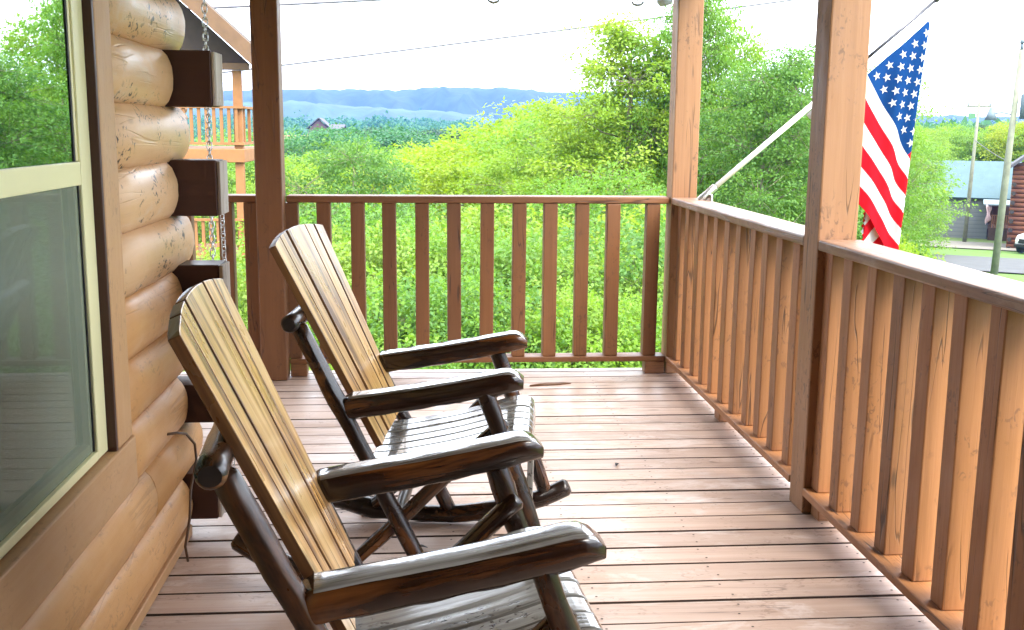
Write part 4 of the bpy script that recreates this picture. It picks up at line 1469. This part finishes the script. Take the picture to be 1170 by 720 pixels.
M['polegrey'] = plain('pole_hardware_grey', (.09, .125, .15), .6, 0, .1, 5)
M['polewood'] = plain('treated_pole_wood', (.15, .16, .115), .9, 0, .25, 3)
utility_pole('thick wooden utility pole with a grey transformer and lamp, at the right edge', 24.35, 43.6, -4.75, 4.75, .135, .35, True)
utility_pole('thinner utility pole with a crossarm in front of the grey house', 35.3, 67.2, -6.1, 3.25, .115, .25, False)


def road_house():
    """grey sided house with a blue green metal roof; local x runs along the front"""
    cx, cy = polar(27.75, 80.5)
    t = thing('road_house', 'grey house with a blue green metal roof and a brown porch, across the road', 'house', (cx, cy, -6.1), R(-27.0), None, world=False)
    k = NT('grey_lap_siding')
    o = k.n('ShaderNodeTexCoord').outputs['Object']
    sx = k.n('ShaderNodeSeparateXYZ'); k.l(o, sx.inputs[0])
    fr = k.math('FRACT', k.math('MULTIPLY', sx.outputs[2], 3.6))
    b = k.n('ShaderNodeBsdfPrincipled'); k.l(k.ramp(fr, [(0, (.05, .055, .06)), (.12, (.12, .13, .135)), (1, (.14, .15, .155))]), b.inputs['Base Color']); k.val(b, 'Roughness', .7)
    k.l(b.outputs[0], k.out.inputs[0])
    roofm = plain('blue_green_metal_roof', (.072, .115, .13), .9, 0, .08, 2, .2)
    W0, W1 = -3.0, 1.35     # siding wall
    mb = MB(); mb.box(W0, W1, 0, 6, -.4, 2.95); mb.build('siding_wall', k.m, t)
    mb = MB(); mb.box(W1 + .01, 3.6, 1.9, 6, -.2, 2.95); mb.build('porch_wall', M['farwall'], t)
    mb = MB(); roof_prism(mb, W0, 3.0, 0, 6, 2.92, 5.35, .30, .10, 'x')
    for q in range(17):   # standing seams on the visible slope
        xx = W0 - .25 + q * .39
        mb.obox((xx, 1.35, 4.22), (.02, 1.9, .03), (Vector((1, 0, 0)), Vector((0, 3.3, 2.43)).normalized(), Vector((0, -2.43, 3.3)).normalized()))
    mb.build('roof', roofm, t)
    mb = MB(); mb.obox((2.7, -.35, 2.86), (1.75, 1.35, .05), (Vector((1, 0, 0)), Vector((0, 1, .18)).normalized(), Vector((0, -.18, 1)).normalized())); mb.build('porch_roof', M['paleroof'], t)
    mb = MB(); mb.box(1.36, 4.4, -1.2, 1.88, .90, 1.05); mb.box(1.38, 4.38, -1.19, -1.10, -.2, .895); mb.build('porch_deck', M['farwall'], t)
    for xx in (1.5, 2.75, 4.2):
        mb = MB(); mb.box(xx - .07, xx + .07, -1.15, -1.01, 1.055, 2.68); mb.build('porch_post', M['farwall'], t)
    mb = MB(); mb.box(1.5, 4.3, -1.17, -1.08, 1.85, 1.93)
    for q in range(22):
        mb.box(1.55 + .125 * q, 1.61 + .125 * q, -1.16, -1.10, 1.055, 1.848)
    mb.build('porch_railing', M['rail'], t)
    st = MB()
    for q in range(5):
        st.box(2.9, 4.1, -1.21 - .30 * (q + 1), -1.21 - .30 * q, .80 - .21 * q - .06, .80 - .21 * q)
    so = st.build('steps', M['farwall'], t)
    for xx in (2.85, 4.15):
        mb = MB()
        mb.obox((xx, -1.95, 1.22), (.04, .93, .04), (Vector((1, 0, 0)), Vector((0, 1, .68)).normalized(), Vector((0, -.68, 1)).normalized()))
        for q in range(6):
            mb.box(xx - .03, xx + .03, -2.65 + .27 * q, -2.60 + .27 * q, -.1 + .18 * q, .78 + .18 * q)
        mb.build('stair_rail', M['log_weather'], so)
    mb = MB(); mb.box(1.7, 2.5, 1.85, 1.895, 1.06, 2.5); mb.build('door', M['brown'], t)
    mb = MB(); mb.box(2.9, 3.5, 1.85, 1.895, 1.5, 2.5); w = mb.build('window', M['vinyl'], t)
    mb = MB(); mb.box(2.97, 3.43, 1.83, 1.848, 1.57, 2.43); mb.build('pane', M['darkglass'], w)
    # small flag on the porch
    fo = thing('porch_flag', 'small pale pink flag hanging on the brown porch across the road', 'flag', t.matrix_basis @ Vector((1.5, -1.3, 2.5)), R(-27), None, world=False)
    mb = MB(); mb.tube([(0, 0, 0), (-.25, -.55, -.12 + .25)], .015, 6); mb.build('staff', M['darkmetal'], fo)
    mb = MB(); rings = []
    for q in range(9):
        u = q / 8
        rings.append([Vector((-.05 - .30 * u + .05 * math.sin(9 * w_ + 4 * u), -.1 - .4 * u, .05 + .1 * u - 1.25 * w_ * (.8 + .3 * u))) for w_ in [i / 8 for i in range(9)]])
    mb.loft(rings, 0, False, None, False); c = mb.build('flag_cloth', plain('pale_pink_cloth', (.72, .55, .60), .8), fo)
    s = c.modifiers.new('cloth_thickness', 'SOLIDIFY'); s.thickness = .004


road_house()


def log_house_right():
    cx, cy = polar(30.7, 72)
    t = thing('log_house', 'reddish log house at the right edge with dark corner log ends', 'house', (cx, cy, -5.9), R(-30), None, world=False)
    mb = MB(); z = .1
    while z < 5.2:
        mb.tube([(-1.35, 0, z), (6, 0, z)], .15, 8); z += .28
    mb.box(-1.2, 6, .05, 6, -.3, 5.3)
    mb.build('wall', plain('reddish_log_wall', (.17, .065, .035), .8, 0, .15, 2), t)
    z = .24; 
    while z < 4.5:
        mb = MB(); mb.tube([(-1.2, -.42, z), (-1.2, .3, z)], .13, 8); mb.build('log_end', M['logend'], t); z += .56
    mb = MB(); mb.box(-.2, .9, -.2, -.16, .9, 2.3); w = mb.build('window', M['vinyl'], t)
    mb = MB(); mb.box(-.12, .82, -.22, -.205, 1.0, 2.2); mb.build('pane', M['darkglass'], w)
    mb = MB(); mb.box(.2, 1.2, -.2, -.16, 3.5, 4.7); w = mb.build('window', M['vinyl'], t)
    mb = MB(); mb.box(.28, 1.12, -.22, -.205, 3.6, 4.6); mb.build('pane', M['darkglass'], w)
    mb = MB(); gable_fill(mb, -1.2, 6, .05, 5.25, 7.9); mb.build('gable', M['farwall'], t)
    mb = MB(); roof_prism(mb, -1.2, 6, 0, 6, 4.9, 8.2, .55, .16, 'y'); mb.build('roof', M['farroof'], t)


log_house_right()


def parked_car():
    x, y = polar(31.3, 68)
    t = thing('parked_car', 'small white and black off road vehicle parked at the right edge of the drive', 'car', (x, y, ground_z(x, y) + .16), R(-150), None, world=False)
    white = plain('white_car_paint', (.75, .76, .78), .25, 0, .03, 2)
    # body outline extruded across the width: local x forward
    prof = [(-1.7, .45), (-1.75, .95), (-1.55, 1.1), (-1.3, 1.72), (.05, 1.75), (.55, 1.18), (1.55, 1.05), (1.75, .85), (1.75, .45)]
    mb = MB()
    mb.loft([[Vector((p[0] * k_, yy, p[1] if p[1] < 1.2 else p[1])) for p in prof] for yy, k_ in ((-.80, .97), (-.70, 1), (.70, 1), (.80, .97))], 0, True, 0, True, False)
    mb.build('body', white, t, bevel=.05, recalc=True)
    mb = MB(); mb.box(-1.2, -.05, -.825, .825, 1.15, 1.6); mb.build('side_window', M['darkglass'], t, bevel=.03)
    mb = MB(); mb.obox((.33, 0, 1.46), (.02, .66, .27), (Vector((.75, 0, .66)), Vector((0, 1, 0)), Vector((-.66, 0, .75)))); mb.build('windscreen', M['darkglass'], t)
    mb = MB(); mb.box(1.755, 1.80, -.55, .55, .62, .88); mb.build('grille', M['black'], t)
    mb = MB(); mb.box(1.70, 1.86, -.78, .78, .40, .58); mb.build('bumper', M['black'], t, bevel=.03)
    for s in (-1, 1):
        mb = MB(); mb.tube([(1.75, s * .62, .8), (1.81, s * .62, .8)], .10, 14); mb.build('headlight', M['whitepole'], t)
        for xx in (-1.1, 1.1):
            mb = MB(); mb.tube([(xx, s * .62, .38), (xx, s * .86, .38)], [.38, .38], 20, smooth=False); w = mb.build('wheel', M['black'], t, bevel=.04)
            mb = MB(); mb.tube([(xx, s * .861, .38), (xx, s * .875, .38)], .2, 16); mb.build('rim', M['metal'], w)


parked_car()

# ------------------------------------------------------------------ overhead lines
def cable(label, a, b, sag, r):
    a, b = Vector(a), Vector(b)
    pts = [a.lerp(b, k / 24) - Vector((0, 0, sag * 4 * (k / 24) * (1 - k / 24))) for k in range(25)]
    mb = MB(); mb.tube(pts, r, 6)
    tag(mb.build('power_line', M['cable'] if 'cable' in M else M['black']), label, 'power line', 'overhead power lines')


M['cable'] = plain('grey_cable', (.12, .12, .14), .6)
cable('upper dark power line crossing the sky at the top left', (-9.5, 30, 4.23), (6, 30, 5.28), .04, .038)
cable('lower thin power line rising across the sky to the right', (-12, 40, 2.62), (24.4, 40, 7.75), .1, .04)

cable('thin service wire sagging from the far utility pole to the log house', (35.4, 67.2, .9), (39.5, 62.0, -1.1), .75, .02)

# ------------------------------------------------------------------ air
mb = MB(); mb.box(-2300, 2300, -2300, 2300, -40, 112)
hz = mb.build('haze', None if False else M['black'])
hz.data.materials.clear()
k = NT('pale_haze')
pv = k.n('ShaderNodeVolumePrincipled')
k.val(pv, 'Color', (.045, .16, .60, 1)); k.val(pv, 'Density', HAZE); k.val(pv, 'Anisotropy', .2)
k.l(pv.outputs[0], k.out.inputs['Volume'])
hz.data.materials.append(k.m)
tag(hz, 'pale blue haze lying over the valley', 'haze', kind='stuff')

# ------------------------------------------------------------------ sky, sun, camera
SUN_EL, SUN_AZ = 52.0, 145.0      # azimuth from +Y towards +X: behind the camera, to the right
w = bpy.data.worlds.new('World'); sc.world = w; w.use_nodes = True
nt = w.node_tree; nt.nodes.clear()
wo = nt.nodes.new('ShaderNodeOutputWorld'); bg = nt.nodes.new('ShaderNodeBackground')
sky = nt.nodes.new('ShaderNodeTexSky'); sky.sky_type = 'NISHITA'; sky.sun_disc = False
sky.sun_elevation = R(SUN_EL); sky.sun_rotation = R(SUN_AZ); sky.air_density = 1.0; sky.dust_density = 2.0
tc = nt.nodes.new('ShaderNodeTexCoord'); mp = nt.nodes.new('ShaderNodeMapping'); mp.inputs['Scale'].default_value = (1.2, 1.2, 3.2)
nz = nt.nodes.new('ShaderNodeTexNoise'); nz.inputs['Scale'].default_value = 2.2; nz.inputs['Detail'].default_value = 6; nz.inputs['Roughness'].default_value = .6
rp = nt.nodes.new('ShaderNodeValToRGB'); rp.color_ramp.elements[0].position = .30; rp.color_ramp.elements[0].color = (.70, .70, .70, 1); rp.color_ramp.elements[1].position = .55; rp.color_ramp.elements[1].color = (.96, .96, .96, 1)
mx = nt.nodes.new('ShaderNodeMix'); mx.data_type = 'RGBA'; mx.inputs[7].default_value = (*CLOUD, 1)
nt.links.new(tc.outputs['Generated'], mp.inputs[0]); nt.links.new(mp.outputs[0], nz.inputs['Vector']); nt.links.new(nz.outputs['Fac'], rp.inputs[0])
nt.links.new(rp.outputs[0], mx.inputs[0]); nt.links.new(sky.outputs[0], mx.inputs[6]); nt.links.new(mx.outputs[2], bg.inputs[0])
bg.inputs[1].default_value = .12
nt.links.new(bg.outputs[0], wo.inputs[0])

sd = bpy.data.lights.new('sun', 'SUN'); sd.energy = SUN; sd.angle = R(45); sd.color = (1.0, .93, .82)
so = bpy.data.objects.new('sun', sd); COL.objects.link(so)
dirv = Vector((math.sin(R(SUN_AZ)) * math.cos(R(SUN_EL)), math.cos(R(SUN_AZ)) * math.cos(R(SUN_EL)), math.sin(R(SUN_EL))))
so.rotation_euler = dirv.to_track_quat('Z', 'Y').to_euler()

cd = bpy.data.cameras.new('camera'); co = bpy.data.objects.new('camera', cd); COL.objects.link(co)
pitch, yaw, roll = .1747, .081, .0094
cy_, sy_, cp_, sp_ = math.cos(yaw), math.sin(yaw), math.cos(pitch), math.sin(pitch)
fw = Vector((sy_ * cp_, cy_ * cp_, -sp_)); rt = Vector((cy_, -sy_, 0)); up = rt.cross(fw)
r2 = rt * math.cos(roll) + up * math.sin(roll); u2 = up * math.cos(roll) - rt * math.sin(roll)
mt = Matrix((r2, u2, -fw)).transposed().to_4x4(); mt.translation = Vector((0, 0, 1.3734))
co.matrix_world = mt
cd.sensor_fit = 'HORIZONTAL'; cd.sensor_width = 36; cd.lens = 36 * 1213.7 / 1170
cd.clip_start = .05; cd.clip_end = 9000
sc.camera = co

sc.view_settings.view_transform = 'Standard'; sc.view_settings.look = 'None'
sc.view_settings.gamma = 1; sc.view_settings.exposure = EXPO; sc.view_settings.use_curve_mapping = False
cy = sc.cycles
cy.use_denoising = True
cy.max_bounces = 8; cy.diffuse_bounces = 4; cy.glossy_bounces = 4; cy.transmission_bounces = 6; cy.transparent_max_bounces = 16; cy.volume_bounces = 1
cy.sample_clamp_indirect = 8
cy.caustics_reflective = False; cy.caustics_refractive = False
